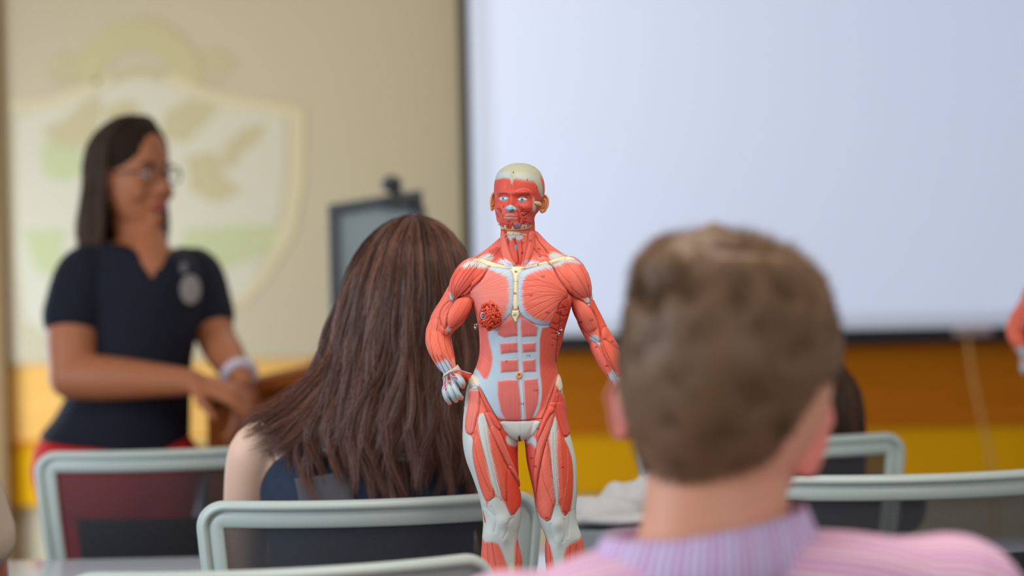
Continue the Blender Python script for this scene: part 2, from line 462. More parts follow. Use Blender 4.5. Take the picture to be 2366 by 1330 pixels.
tag(o, 'dark small camera clipped on the top edge of the pale blue panel', 'camera')

# --- ceiling lamps (out of the frame, they light the room)
M_diff = mat('lamp_diffuser', (255, 250, 240), 0.5, emit=(255, 240, 215), emit_s=2.0)
# ------------------------------------------------------------------ chairs
M_frame = mat('pale_grey_green_plastic', (186, 198, 194), 0.38, spec=0.5)
M_seat = mat('black_seat_fabric', (36, 37, 42), 0.9, noise_amt=0.2, noise_scale=300)
M_metal = mat('grey_metal', (120, 122, 124), 0.35, metal=0.8)
mm_ = bpy.data.materials.new('dark_mesh_fabric'); mm_.use_nodes = True; nt = mm_.node_tree; b = nt.nodes['Principled BSDF']
b.inputs['Base Color'].default_value = (*lin((50, 50, 56)), 1); b.inputs['Roughness'].default_value = 0.7
tr = nt.nodes.new('ShaderNodeBsdfTransparent'); mxs = nt.nodes.new('ShaderNodeMixShader')
tc = nt.nodes.new('ShaderNodeTexCoord'); wv = nt.nodes.new('ShaderNodeTexWave'); wv.wave_type = 'BANDS'; wv.bands_direction = 'X'
wv.inputs['Scale'].default_value = 110; nt.links.new(tc.outputs['Object'], wv.inputs['Vector'])
wz = nt.nodes.new('ShaderNodeTexWave'); wz.bands_direction = 'Z'; wz.inputs['Scale'].default_value = 110; nt.links.new(tc.outputs['Object'], wz.inputs['Vector'])
ml = nt.nodes.new('ShaderNodeMath'); ml.operation = 'MULTIPLY'; nt.links.new(wv.outputs['Fac'], ml.inputs[0]); nt.links.new(wz.outputs['Fac'], ml.inputs[1])
mr = nt.nodes.new('ShaderNodeMapRange'); mr.inputs[3].default_value = 0.12; mr.inputs[4].default_value = 0.48; nt.links.new(ml.outputs[0], mr.inputs[0])
nt.links.new(mr.outputs[0], mxs.inputs[0]); nt.links.new(b.outputs[0], mxs.inputs[1]); nt.links.new(tr.outputs[0], mxs.inputs[2])
nt.links.new(mxs.outputs[0], nt.nodes['Material Output'].inputs[0])

CH_HW, CH_T, CH_B = 0.263, 0.93, 0.52
def rrect(hw, zb, zt, rad, n=10):
    pts = []
    for (cx, cz, a0) in ((hw - rad, zt - rad, 0), (-hw + rad, zt - rad, 90), (-hw + rad, zb + rad, 180), (hw - rad, zb + rad, 270)):
        for k in range(n + 1):
            a = R(a0 + 90 * k / n); pts.append((cx + rad * math.cos(a), cz + rad * math.sin(a), math.cos(a), math.sin(a)))
    return pts
def bend(x, y, z):
    t = max(0, (CH_T - z) / (CH_T - CH_B))
    x *= 1 - 0.20 * t ** 1.4
    y += 1.1 * x * x - 0.10 * (t * (1 - t)) * 0.5 + 0.07 * (1 - t) * -1 
    return (x, y, z)
def dense(pts, step=0.03):
    out = []
    for i in range(len(pts)):
        a, b_ = pts[i], pts[(i + 1) % len(pts)]
        L = math.hypot(a[0] - b_[0], a[1] - b_[1]); k = max(1, int(L / step))
        for j in range(k):
            f = j / k; out.append(tuple(a[q] * (1 - f) + b_[q] * f for q in range(4)))
    return out
def make_chair():
    root = empty('mesh_office_chair')
    pts = dense(rrect(CH_HW, CH_B, CH_T, 0.045))
    prof = [(0.000, 0.006), (0.000, -0.004), (0.002, -0.009), (0.005, -0.012), (0.009, -0.0135), (0.013, -0.012), (0.0155, -0.006), (0.017, -0.002),
            (0.019, -0.004), (0.022, -0.006), (0.038, -0.004), (0.041, -0.001), (0.042, 0.006), (0.038, 0.012), (0.006, 0.014)]
    V = []; F = []; n = len(pts); k = len(prof)
    for (x, z, nx, nz) in pts:
        for (t, h) in prof: V.append(bend(x - nx * t, h, z - nz * t))
    for i in range(n):
        for j in range(k):
            a, b_ = i * k + j, i * k + (j + 1) % k; c, d = ((i + 1) % n) * k + (j + 1) % k, ((i + 1) % n) * k + j
            F.append((a, b_, c, d))
    mesh_from('back_frame', V, F, M_frame, root)
    V = []; F = []; nx_, nz_ = 24, 24
    for i in range(nz_ + 1):
        for j in range(nx_ + 1):
            z = CH_B + 0.035 + (CH_T - CH_B - 0.07) * i / nz_; x = (CH_HW - 0.035) * (2 * j / nx_ - 1)
            V.append(bend(x, 0.006, z))
    for i in range(nz_):
        for j in range(nx_): a = i * (nx_ + 1) + j; F.append((a, a + 1, a + nx_ + 2, a + nx_ + 1))
    mesh_from('back_mesh', V, F, mm_, root)
    lp = MB(); V, F = [], []
    for i in range(7):
        for j in range(17):
            z = 0.63 + 0.165 * i / 6; x = 0.19 * (2 * j / 16 - 1); edge = (1 - (2 * i / 6 - 1) ** 4) * (1 - (2 * j / 16 - 1) ** 6)
            V.append(bend(x, 0.012 + 0.012 * edge, z))
    for i in range(7):
        for j in range(17): q = V[i * 17 + j]; V.append((q[0], q[1] + 0.008, q[2]))
    N_ = 7 * 17
    for i in range(6):
        for j in range(16):
            a = i * 17 + j; F.append((a, a + 1, a + 18, a + 17)); F.append((N_ + a, N_ + a + 17, N_ + a + 18, N_ + a + 1))
    mesh_from('lumbar_pad', V, F, M_seat, root)
    s_ = MB(); s_.box((0, 0.29, 0.455), (0.48, 0.46, 0.07), 0.03); s_.build('seat', M_seat, root)
    MB().tube([(0, 0.02, 0.62), (0, -0.03, 0.5), (0, 0.05, 0.40), (0, 0.25, 0.39)], [0.02, 0.024, 0.026, 0.03], 12).build('back_support', M_frame, root)
    MB().tube([(0, 0.27, 0.10), (0, 0.27, 0.41)], 0.025, 14).build('gas_column', M_metal, root)
    for a in range(5):
        t = R(90 + 72 * a); e = (0.30 * math.cos(t), 0.27 + 0.30 * math.sin(t), 0.075)
        MB().tube([(0, 0.27, 0.115), e], [0.026, 0.014], 10).build('leg', M_frame, root)
        cs = MB(); 
        for sgn in (-1, 1):
            off = Vector((-math.sin(t), math.cos(t), 0)) * 0.012 * sgn
            cs.add(*ell_vf(Vector((e[0], e[1], 0.027)) + off, (0.027, 0.008, 0.027), Matrix.Rotation(t, 3, 'Z'), 16, 10))
        cs.tube([(e[0], e[1], 0.03), (e[0], e[1], 0.08)], 0.006, 8)
        cs.build('caster', M_dark, root)
    for sg in (-1, 1):
        MB().tube([(sg * 0.22, 0.30, 0.44), (sg * 0.29, 0.28, 0.46), (sg * 0.30, 0.25, 0.60), (sg * 0.29, 0.25, 0.645)], 0.014, 10).build('arm_support', M_frame, root)
        MB().box((sg * 0.29, 0.26, 0.655), (0.07, 0.22, 0.025), 0.011).build('armrest', M_dark, root)
    return root
chair0 = make_chair()
def place(o, px_mid, py_top, d, rz, label):
    """back's top centre over a floor spot at distance d"""
    p = W(px_mid, py_top, d); off = Matrix.Rotation(rz, 3, 'Z') @ Vector((0, -0.07, 0))
    o.location = (p.x - off.x, p.y - off.y, 0); o.rotation_euler = (0, 0, rz)
    tag(o, label, 'chair', 'grey framed mesh back office chairs')
    return o
ch_girl = place(chair0, 862, 1152, 3.58, R(7), 'office chair with pale frame and dark mesh back that the long-haired girl sits in')
ch_near = place(copy_tree(chair0), 668, 1305, 2.80, R(13), 'blurred nearest office chair, its top rail crossing the bottom edge before the anatomy model')
ch_near.scale = (1, 1, 0.998)
ch_right = place(copy_tree(chair0), 2142, 1092, 3.80, R(5), 'office chair beyond the boy in pink stripes, its wide rail reaching the right edge')
ch_farl = place(copy_tree(chair0), 395, 1045, 4.64, R(9), 'empty office chair in front of the standing woman in the navy shirt')
ch_farr = place(copy_tree(chair0), 1800, 1018, 4.62, R(4), 'far office chair whose rounded corner shows right of the boy in pink stripes')

# ------------------------------------------------------------------ tables
M_top = mat('pale_blue_white_laminate', (226, 234, 248), 0.18, spec=0.9)
def table(x0, x1, y0, y1, zt, label):
    t = empty('classroom_table', ((x0 + x1) / 2, (y0 + y1) / 2, 0)); w, d = x1 - x0, y1 - y0
    tag(t, label, 'table')
    MB().box((0, 0, zt - 0.014), (w, d, 0.028), 0.008).build('tabletop', M_top, t)
    MB().box((0, 0, zt - 0.05), (w - 0.2, 0.05, 0.045), 0.005).build('crossbar', M_metal, t)
    for sx in (-1, 1):
        MB().tube([(sx * (w / 2 - 0.12), 0, 0.03), (sx * (w / 2 - 0.12), 0, zt - 0.03)], 0.025, 12).build('leg', M_metal, t)
        MB().box((sx * (w / 2 - 0.12), 0, 0.02), (0.05, d - 0.05, 0.035), 0.012).build('foot', M_metal, t)
    return t
table(-1.75, -0.02, 4.05, 4.46, 0.745, 'pale table in front of the long-haired girl, its end showing at the lower left')
table(0.02, 1.7, 4.14, 4.5, 0.745, 'pale table beyond the boy in pink stripes, under the grey box and crumpled white cloth')
st = empty('low_stand_table', (W(1230, 1650, 3.42).x, 3.43, 0))
tag(st, 'low square stand that carries the red muscle figure', 'stand')
ZST = W(1200, 1650, 3.4).z - 0.022
MB().box((0, 0, ZST - 0.012), (0.27, 0.22, 0.024), 0.006).build('stand_top', M_top, st)
for sx in (-1, 1):
    for sy in (-1, 1): MB().tube([(sx * 0.11, sy * 0.09, 0.012), (sx * 0.11, sy * 0.09, ZST - 0.02)], 0.012, 10).build('leg', M_metal, st)
# ------------------------------------------------------------------ the anatomy figure
# built in its own frame: X right, Y away, Z up, one unit = FS metres, (1200, 1000) of the photo at its origin
FD = 3.40
FS = FD / FPX
def pt(x, y, d=0.0): return (x - 1200.0, d, 1000.0 - y)
def R1(*a): return [(1080 + x / 4.588, 350 + y / 4.588) for x, y in a]
def R2(*a): return [(960 + x / 4.433, 560 + y / 4.433) for x, y in a]
def R3(*a): return [(960 + x / 3.694, 700 + y / 3.694) for x, y in a]
def R4(*a): return [(1000 + x / 3.5, 950 + y / 3.5) for x, y in a]
def R5(*a): return [(1000 + x / 9.5, 820 + y / 9.5) for x, y in a]
FIG_M = Matrix.Translation(W(1200, 1000, FD)) @ ROT.to_4x4() @ Matrix.Rotation(R(-90), 4, 'X')

def fl(rows): return loft_vf([(1000 - r[0], r[1] - 1200, r[2] - 1200, -r[3], r[4]) + tuple(r[5:6] or (2.15,)) for r in rows], 48)
fp = []
# torso: photo y, left, right, front, back
fp.append(fl([(586, 1140, 1262, 26, 44), (598, 1108, 1300, 34, 52), (615, 1072, 1332, 44, 58), (640, 1068, 1338, 57, 62, 2.3), (670, 1078, 1330, 66, 64, 2.4), (700, 1090, 1322, 71, 63, 2.5),
              (730, 1100, 1314, 70, 61, 2.5), (760, 1106, 1305, 65, 58, 2.4), (790, 1108, 1299, 60, 54, 2.3), (820, 1107, 1290, 56, 49, 2.3), (845, 1100, 1286, 54, 49, 2.3),
              (868, 1090, 1292, 54, 53, 2.3), (890, 1080, 1298, 55, 60, 2.3), (920, 1075, 1303, 56, 68, 2.3), (950, 1072, 1306, 54, 72, 2.3), (975, 1082, 1300, 50, 70, 2.2), (1000, 1110, 1285, 46, 60, 2.0), (1014, 1160, 1238, 36, 50, 2.0)]))
fp.append(tube_vf([pt(1200, 985, -14), pt(1200, 1004, -16)], [34, 15], 20))
# neck + trapezius
fp.append(fl([(500, 1160, 1236, 30, 36), (520, 1157, 1236, 34, 40), (545, 1156, 1237, 36, 44), (570, 1154, 1239, 38, 46), (590, 1152, 1245, 40, 48), (612, 1150, 1250, 42, 50)]))
for a in ([(1168, 556), (1140, 578), (1108, 596), (1086, 608)], [(1226, 540), (1256, 568), (1290, 588), (1318, 602)]):
    fp.append(tube_vf([pt(x, y + 12, 16) for x, y in a], [16, 15, 13, 12], 16, 1.5))
    fp.append(tube_vf([pt(x, y + 26, 14) for x, y in a], [18, 20, 18, 14], 16, 1.6))
# legs
fp.append(fl([(930, 1076, 1180, 44, 56), (955, 1071, 1192, 50, 62), (985, 1069, 1197, 54, 64), (1020, 1069, 1197, 57, 62), (1060, 1076, 1197, 57, 58), (1100, 1091, 1199, 55, 54), (1140, 1105, 1202, 51, 50), (1180, 1114, 1205, 46, 44),
              (1210, 1116, 1202, 42, 41), (1235, 1114, 1197, 39, 38), (1258, 1113, 1199, 35, 42), (1290, 1111, 1206, 31, 50), (1330, 1112, 1206, 28, 56), (1375, 1116, 1202, 26, 54), (1430, 1124, 1192, 24, 44), (1500, 1134, 1180, 21, 33), (1560, 1138, 1173, 19, 29), (1610, 1138, 1173, 19, 30), (1640, 1137, 1174, 20, 32)]))
fp.append(fl([(930, 1218, 1303, 44, 56), (955, 1208, 1306, 50, 62), (985, 1205, 1312, 54, 64), (1020, 1212, 1322, 57, 62), (1060, 1216, 1331, 57, 58), (1100, 1224, 1334, 55, 54), (1140, 1233, 1334, 51, 50), (1180, 1238, 1331, 46, 44),
              (1210, 1247, 1335, 42, 41), (1240, 1260, 1345, 39, 38), (1265, 1259, 1350, 35, 42), (1295, 1260, 1355, 31, 50), (1335, 1264, 1356, 28, 56), (1380, 1270, 1352, 26, 54), (1440, 1280, 1342, 24, 44), (1500, 1290, 1334, 21, 33), (1560, 1295, 1329, 19, 29), (1610, 1295, 1329, 19, 30), (1640, 1294, 1330, 20, 32)]))
for cx, ang in ((1155, -0.22), (1312, 0.25)):
    c = Vector(pt(cx, 1636, 8)); u = Vector((math.sin(ang), -math.cos(ang), 0)); s_ = Vector((math.cos(ang), math.sin(ang), 0))
    fp.append(tube_vf([c + u * -28, c + u * 10, c + u * 50 + Vector((0, 0, -8)), c + u * 82 + Vector((0, 0, -14))], [14, 16, 15, 10], 16))
    for k, (o_, L, r_) in enumerate(((-15, 104, 6.5), (-5, 106, 5.5), (3, 102, 5.2), (11, 97, 5), (18, 90, 4.8))):
        o_ *= (1 if cx > 1200 else -1) * 1
        fp.append(tube_vf([c + u * 60 + s_ * o_ * .8 + Vector((0, 0, -8)), c + u * L + s_ * o_ + Vector((0, 0, -15))], [9, r_], 10))
# deltoids and arms
def rotm(deg): return Matrix.Rotation(R(deg), 3, 'Y')
fp.append(ell_vf(pt(1077, 648, 4), (35, 47, 58), rotm(28), 28, 20))
fp.append(ell_vf(pt(1330, 648, 4), (34, 47, 59), rotm(-19), 28, 20))
def limb(rows, seg=24, flat=1.0): return tube_vf([pt(r[0], r[1], r[2]) for r in rows], [r[3] for r in rows], seg, flat, up=(0, 1, 0))
# arm on the hip (viewer's left): triceps mass, biceps, forearm
fp.append(limb([(1070, 660, 6, 30), (1050, 700, 12, 32), (1026, 740, 18, 32), (1012, 768, 20, 29)]))
fp.append(limb([(1082, 678, -10, 18), (1068, 706, -14, 23), (1050, 734, -14, 23), (1034, 758, -8, 16)]))
fp.append(limb([(1010, 768, 16, 28), (1013, 790, 6, 30), (1020, 812, -4, 27.5), (1030, 835, -10, 22.5), (1037, 852, -14, 18), (1041, 864, -16, 15.5)], 24, 0.85))
# hand : palm and fingers
fp.append(limb([(1042, 862, -17, 15), (1043, 878, -18, 19), (1044, 894, -21, 19)], 20, 0.5))
def r5(x, y, d, r): return (1000 + x / 9.5, 820 + y / 9.5, d, r)
FING = [[r5(270, 690, -20, 4.8), r5(260, 800, -26, 5.0), r5(305, 930, -27, 4.9), r5(378, 1040, -22, 4.1)],
        [r5(350, 660, -22, 5.4), r5(385, 790, -30, 5.8), r5(440, 890, -31, 5.5), r5(515, 985, -25, 4.9)],
        [r5(450, 620, -24, 5.8), r5(500, 740, -33, 6.2), r5(565, 850, -34, 6.0), r5(625, 925, -27, 5.2)],
        [r5(520, 450, -24, 6.0), r5(600, 520, -34, 7.2), r5(650, 600, -36, 7.0), r5(662, 670, -28, 5.4)]]
FING = [[(a, b_, c, r_ * 1.22) for a, b_, c, r_ in f] for f in FING]
for f in FING: fp.append(limb(f, 14))
fp.append(limb([r5(480, 400, -14, 8), r5(640, 430, -8, 9), r5(760, 480, -4, 9), r5(850, 540, -2, 7)], 14))
# hanging arm (viewer's right)
fp.append(limb([(1338, 660, 6, 30), (1346, 700, 10, 26), (1360, 735, 10, 28), (1374, 762, 8, 28.5), (1388, 784, 4, 28)]))
fp.append(limb([(1340, 690, -12, 18), (1352, 722, -16, 20), (1364, 750, -12, 17)]))
fp.append(limb([(1388, 782, 4, 29), (1396, 804, 0, 31), (1410, 834, -6, 27), (1424, 864, -10, 20), (1434, 888, -14, 15.5), (1440, 902, -16, 15)], 24, 0.85))
fp.append(limb([(1441, 902, -16, 14), (1449, 925, -17, 18), (1455, 946, -18, 17)], 20, 0.5))
for k, (dx, L) in enumerate(((-12, 40), (-4, 46), (5, 44), (13, 36))):
    fp.append(limb([(1453 + dx, 940, -18, 6), (1457 + dx * 1.1, 962, -22, 5.6), (1458 + dx * 1.1, 940 + L, -28, 4.6)], 12))
fp.append(limb([(1440, 915, -22, 8), (1434, 934, -34, 7), (1438, 952, -40, 5.5)], 12))
# head
hl = [(376.5, 1192, 1208, 8, 8, 2), (378, 1182, 1218, 18, 26, 2), (381, 1173, 1227, 28, 38), (386, 1163, 1237, 38, 49), (394, 1153, 1246, 48, 59), (404, 1147, 1252, 57, 68), (420, 1142.5, 1257.5, 64, 74), (438, 1141, 1259, 67, 76),
      (455, 1142, 1257, 66, 75), (470, 1143, 1253, 66, 72), (485, 1143.5, 1246, 66, 62), (498, 1145, 1238, 66, 48), (508, 1147, 1234, 65, 38), (518, 1152, 1229, 63, 28), (526, 1162, 1221, 58, 18), (531, 1172, 1211, 50, 8, 2)]
fp.append(loft_vf([(1000 - r[0], r[1] - 1200, r[2] - 1200, -r[3] + 2, r[4] - 4) + (2.05,) for r in hl], 48))

FV, FQ = fuse(fp, 1.25, 5, 0.5)

# ---- paint and relief -------------------------------------------------------
def sstep(a, b_, x): t = np.clip((x - a) / (b_ - a + 1e-9), 0, 1); return t * t * (3 - 2 * t)
def chaikin(p, n=1, closed=True):
    p = [tuple(q) for q in p]
    for _ in range(n):
        o_ = []; m = len(p)
        for i in range(m if closed else m - 1):
            a, b_ = p[i], p[(i + 1) % m]
            o_ += [(a[0] * .75 + b_[0] * .25, a[1] * .75 + b_[1] * .25), (a[0] * .25 + b_[0] * .75, a[1] * .25 + b_[1] * .75)]
        if not closed: o_ = [p[0]] + o_ + [p[-1]]
        p = o_
    return p
def linedist(PX, PY, pts, closed):
    d = np.full(len(PX), 1e9); n = len(pts)
    for i in range(n if closed else n - 1):
        ax, ay = pts[i]; bx, by = pts[(i + 1) % n]; ex, ey = bx - ax, by - ay; L = ex * ex + ey * ey + 1e-9
        t = np.clip(((PX - ax) * ex + (PY - ay) * ey) / L, 0, 1)
        np.minimum(d, (PX - ax - t * ex) ** 2 + (PY - ay - t * ey) ** 2, out=d)
    return np.sqrt(d)
def inside(PX, PY, pts):
    r = np.zeros(len(PX), bool); n = len(pts)
    for i in range(n):
        ax, ay = pts[i]; bx, by = pts[(i + 1) % n]
        if ay == by: continue
        c = ((ay > PY) != (by > PY)) & (PX < (bx - ax) * (PY - ay) / (by - ay) + ax); r ^= c
    return r

class Paint:
    def __init__(s, V, N, base):
        s.x = V[:, 0] + 1200; s.y = 1000 - V[:, 2]; s.dep = V[:, 1]; s.n = N
        n = len(V); s.c = np.tile(np.array(lin(base)), (n, 1)); s.h = np.zeros(n); s.fib = s.x.copy(); s.amp = np.full(n, 0.55); s.gl = np.zeros(n)
    def pick(s, pts, m, where=None):
        xs = [p[0] for p in pts]; ys = [p[1] for p in pts]
        k = (s.x > min(xs) - m) & (s.x < max(xs) + m) & (s.y > min(ys) - m) & (s.y < max(ys) + m)
        if where is not None: k &= where
        return np.nonzero(k)[0]
    def fibre(s, k, f):
        x, y = s.x[k], s.y[k]
        if f[0] == 'lin': a = R(f[1]); return x * -math.sin(a) + y * math.cos(a)      # fibres run along that screen angle (0 = across, 90 = up-down)
        if f[0] == 'fan':
            return np.arctan2(y - f[2], x - f[1]) * (f[3] if len(f) > 3 else 60)
        if f[0] == 'bow': a = R(f[1]); c = x * -math.sin(a) + y * math.cos(a); t = x * math.cos(a) + y * math.sin(a); return c + f[4] * ((t - (f[2] * math.cos(a) + f[3] * math.sin(a))) / 50.0) ** 2
    def area(s, pts, col=None, soft=1.2, f=None, amp=None, bulge=0.0, bw=14.0, groove=0.0, gw=1.6, rag=0.0, rf=1.0, k=1, where=None, alpha=1.0):
        pts = chaikin(pts, k); m = 6 + soft + rag; i = s.pick(pts, m, where)
        if not len(i): return
        x, y = s.x[i], s.y[i]
        d = linedist(x, y, pts, True); d = np.where(inside(x, y, pts), d, -d)
        if f is not None: fb = s.fibre(i, f)
        else: fb = s.fib[i]
        dd = d
        if rag:
            q = np.floor(fb * rf); rnd = np.modf(np.abs(np.sin(q * 12.9898) * 43758.5453))[0]
            dd = d + rag * (rnd - 0.5) * 2 * 0.6 + rag * 0.4 * np.sin(fb * rf * 2.1)
        w = sstep(-soft, soft, dd) * alpha
        if col is not None: s.c[i] = s.c[i] * (1 - w[:, None]) + np.array(lin(col)) * w[:, None]
        ins = w > 0.5
        if f is not None: s.fib[i[ins]] = fb[ins]
        if amp is not None: s.amp[i] = s.amp[i] * (1 - w) + amp * w
        if bulge:
            t = np.clip(d / bw, 0, 1); s.h[i] += bulge * np.sqrt(np.clip(1 - (1 - t) ** 2, 0, 1))
        if groove:
            g = np.exp(-(d / gw) ** 2); s.h[i] -= groove * g
            s.c[i] *= (1 - 0.32 * np.clip(groove / 1.5, 0, 1) * g)[:, None] ** np.array([1.0, 1.5, 1.5])
    def line(s, pts, w=1.2, col=None, h=0.0, alpha=1.0, k=1, where=None, taper=False):
        pts = chaikin(pts, k, False); i = s.pick(pts, 4 * w + 2, where)
        if not len(i): return
        d = linedist(s.x[i], s.y[i], pts, False); g = np.exp(-(d / w) ** 2)
        s.h[i] += h * g
        if col is not None:
            a = (g * alpha)[:, None]; s.c[i] = s.c[i] * (1 - a) + np.array(lin(col)) * a
    def bump(s, x0, y0, rx, ry, h, where=None, col=None, alpha=1.0, ang=0):
        dx, dy = s.x - x0, s.y - y0
        if ang: a = R(ang); dx, dy = dx * math.cos(a) + dy * math.sin(a), -dx * math.sin(a) + dy * math.cos(a)
        g = np.exp(-(dx / rx) ** 2 - (dy / ry) ** 2)
        if where is not None: g = g * where
        s.h += h * g
        if col is not None:
            a = (np.clip(g * 1.4, 0, 1) * alpha)[:, None]; s.c = s.c * (1 - a) + np.array(lin(col)) * a

RED, PINK, DRED, DEEP = (242, 116, 96), (240, 134, 122), (204, 66, 44), (120, 26, 20)
WHT, BLU, BONE, SKIN = (206, 214, 214), (184, 206, 222), (232, 224, 186), (232, 158, 108)

FVn = mesh_np('muscle_body', FV, FQ)
NN = get_normals(FVn)
P_ = Paint(FV, NN, RED)
frontm = (NN[:, 1] < 0.35)
HEADZ = P_.y < 534
armL = (P_.x < 1100 - np.clip((P_.y - 700) * 0.03, 0, 20)) & (P_.y > 640) & (P_.y < 950) & ~((P_.y > 845) & (P_.x > 1089)) & ~((P_.y > 872) & (P_.x > 1074) & (P_.dep > -14)) & ~((P_.y > 874) & (P_.x > 1077.5)) & (P_.y < 939)
armR = (P_.x > 1322) & (P_.y > 600) & (P_.y < 1010)
tor = ~HEADZ

A = P_.area; L = P_.line
# ============ torso
A(R2((560, 560), (470, 560), (560, 440), (640, 340), (720, 270), (800, 240), (985, 255), (1010, 400), (1005, 700), (900, 800), (740, 870), (650, 860), (620, 620)), None, f=('fan', 1058, 688, 90), amp=0.6, bulge=5, bw=26, where=tor)
A(R2((735, 262), (800, 245), (930, 262), (985, 290), (1010, 350), (1012, 520), (1005, 660), (985, 730), (900, 800), (850, 800), (860, 740), (900, 420), (820, 320)), BLU, 3, ('fan', 1058, 688, 90), 0.35, rag=3, rf=0.9, where=tor)
A(R2((560, 585), (560, 520), (620, 400), (700, 300), (780, 300), (880, 330), (950, 375), (968, 560), (945, 680), (900, 770), (820, 830), (700, 800), (620, 640)), PINK, 5, ('fan', 1058, 688, 90), 0.75, rag=4, rf=0.8, where=tor)
A(R2((1050, 300), (1100, 285), (1250, 245), (1385, 215), (1430, 300), (1590, 540), (1480, 600), (1440, 700), (1400, 800), (1360, 850), (1240, 840), (1110, 770), (1050, 700), (1042, 500)), None, f=('fan', 1322, 684, 100), bulge=5.5, bw=26, groove=1.4, where=tor)
A(R2((1050, 330), (1100, 280), (1250, 238), (1385, 212), (1420, 300), (1380, 700), (1370, 830), (1340, 865), (1240, 845), (1110, 775), (1055, 700), (1040, 520)), BLU, 2, ('fan', 1322, 684, 100), 0.4, rag=2, rf=0.9, where=tor)
A(R2((1125, 350), (1200, 312), (1380, 262), (1440, 330), (1520, 440), (1580, 535), (1490, 590), (1450, 700), (1400, 790), (1350, 815), (1200, 762), (1120, 690), (1090, 590), (1088, 450)), RED, 5, ('fan', 1322, 684, 100), 1.25, rag=4, rf=0.8, where=tor)
for a in ([(1090, 470), (1300, 440), (1570, 535)], [(1090, 560), (1300, 500), (1570, 538)], [(1100, 640), (1300, 545), (1565, 540)], [(1130, 700), (1340, 590), (1560, 542)], [(1200, 755), (1400, 620), (1550, 545)], [(1290, 800), (1440, 650), (1540, 548)], [(1100, 400), (1300, 390), (1560, 530)]):
    L(R2(*a), 0.9, DRED, -0.7, 0.55, where=tor)
# upper chest / shoulder blends
A(R2((600, 150), (690, 120), (800, 60), (860, 40), (880, 150), (830, 190), (700, 190)), (214, 88, 76), 3, ('lin', -35), 1.0, groove=0.5, where=tor)
A(R2((620, 165), (720, 110), (800, 130), (780, 180), (700, 190)), WHT, 4, ('lin', -40), 0.9, rag=5, rf=0.8, where=tor)
A(R2((1350, 60), (1500, 110), (1560, 150), (1400, 190), (1360, 170), (1330, 120)), RED, 2, ('lin', 30), 0.9, groove=0.6, where=tor)
A(R2((1370, 110), (1440, 95), (1560, 140), (1440, 175), (1370, 165)), WHT, 4, ('lin', 30), 0.5, rag=4, where=tor)
A(R2((1235, 120), (1340, 130), (1370, 160), (1300, 185), (1240, 175)), PINK, 2, groove=0.9, where=tor)
# deltoids
A(R2((342, 520), (345, 400), (400, 290), (480, 225), (600, 165), (770, 240), (735, 290), (690, 380), (600, 460), (500, 550), (440, 560), (398, 608), (350, 590)), (240, 104, 84), 1.0, ('fan', 1049, 704, 95), 1.5, bulge=5, bw=20, groove=1.6)
A(R2((470, 245), (600, 170), (640, 178), (770, 240), (745, 290), (690, 262), (600, 250), (520, 262)), WHT, 3, ('fan', 1049, 704, 95), 1.4, rag=7, rf=0.8)
A(R2((345, 500), (380, 520), (425, 560), (400, 606), (350, 590), (335, 550)), WHT, 4, rag=4, rf=1.0)
for a in ([(560, 240), (430, 420), (400, 590)], [(640, 240), (500, 420), (402, 592)], [(690, 290), (560, 440), (420, 580)], [(480, 270), (380, 420), (392, 590)], [(600, 240), (470, 410), (401, 590)], [(730, 280), (600, 400), (440, 560)]):
    L(R2(*a), 1.0, (150, 30, 20), -1.0, 0.6)
A(R2((1395, 225), (1560, 170), (1660, 180), (1760, 280), (1805, 420), (1808, 560), (1778, 640), (1700, 590), (1590, 545), (1500, 440), (1430, 310)), RED, 1.0, ('fan', 1363, 708, 120), 0.7, bulge=5, bw=20, groove=1.5)
A(R2((1392, 210), (1560, 160), (1680, 190), (1690, 235), (1570, 200), (1430, 262)), BLU, 3, ('fan', 1363, 708, 120), 0.4, rag=4)
A(R2((1712, 595), (1760, 560), (1812, 545), (1800, 590), (1778, 640), (1740, 620)), WHT, 4, rag=4)
for a in ([(1440, 270), (1560, 420), (1760, 610)], [(1560, 230), (1690, 400), (1772, 600)], [(1680, 250), (1740, 400), (1778, 600)]):
    L(R2(*a), 1.0, (176, 50, 34), -0.9, 0.6)
L(R2((1380, 215), (1440, 330), (1520, 450), (1600, 550), (1760, 630)), 1.3, DEEP, -1.6, 0.8)
L(R2((745, 270), (680, 400), (560, 510), (440, 562), (400, 605)), 1.2, DEEP, -1.2, 0.6)
# arm on hip
A(R2((345, 500), (350, 590), (260, 690), (245, 780), (150, 790), (140, 740), (230, 620)), RED, 4, ('lin', -58), 0.9, bulge=1.5, bw=16, groove=0.2, where=armL)
A(R2((400, 605), (330, 700), (325, 860), (300, 890), (245, 790), (262, 680), (350, 592)), (242, 120, 100), 1, ('lin', -62), 1.0, bulge=4, bw=12, groove=1.5, where=armL)
A(R2((440, 562), (540, 550), (610, 580), (570, 690), (480, 800), (360, 890), (322, 850), (330, 720), (400, 608)), (244, 112, 90), 1, ('bow', -58, 1055, 730, 4), 1.0, bulge=5, bw=15, groove=1.5, where=armL)
A(R2((100, 960), (110, 850), (160, 770), (240, 770), (300, 890), (345, 900), (372, 1000), (410, 1130), (440, 1270), (330, 1330), (230, 1330), (140, 1130)), (246, 118, 92), 2, ('bow', -68, 1020, 800, 10), 0.9, bulge=2.0, bw=22, groove=0.25, where=armL)
A(R2((318, 880), (345, 855), (362, 890), (345, 925)), WHT, 4, where=armL)
for a in ([(240, 780), (220, 950), (300, 1200)], [(300, 900), (300, 1050), (380, 1240)], [(150, 900), (160, 1080), (230, 1260)], [(345, 920), (370, 1100), (420, 1260)]):
    L(R2(*a), 1.1, (170, 40, 28), -1.0, 0.55, where=armL)
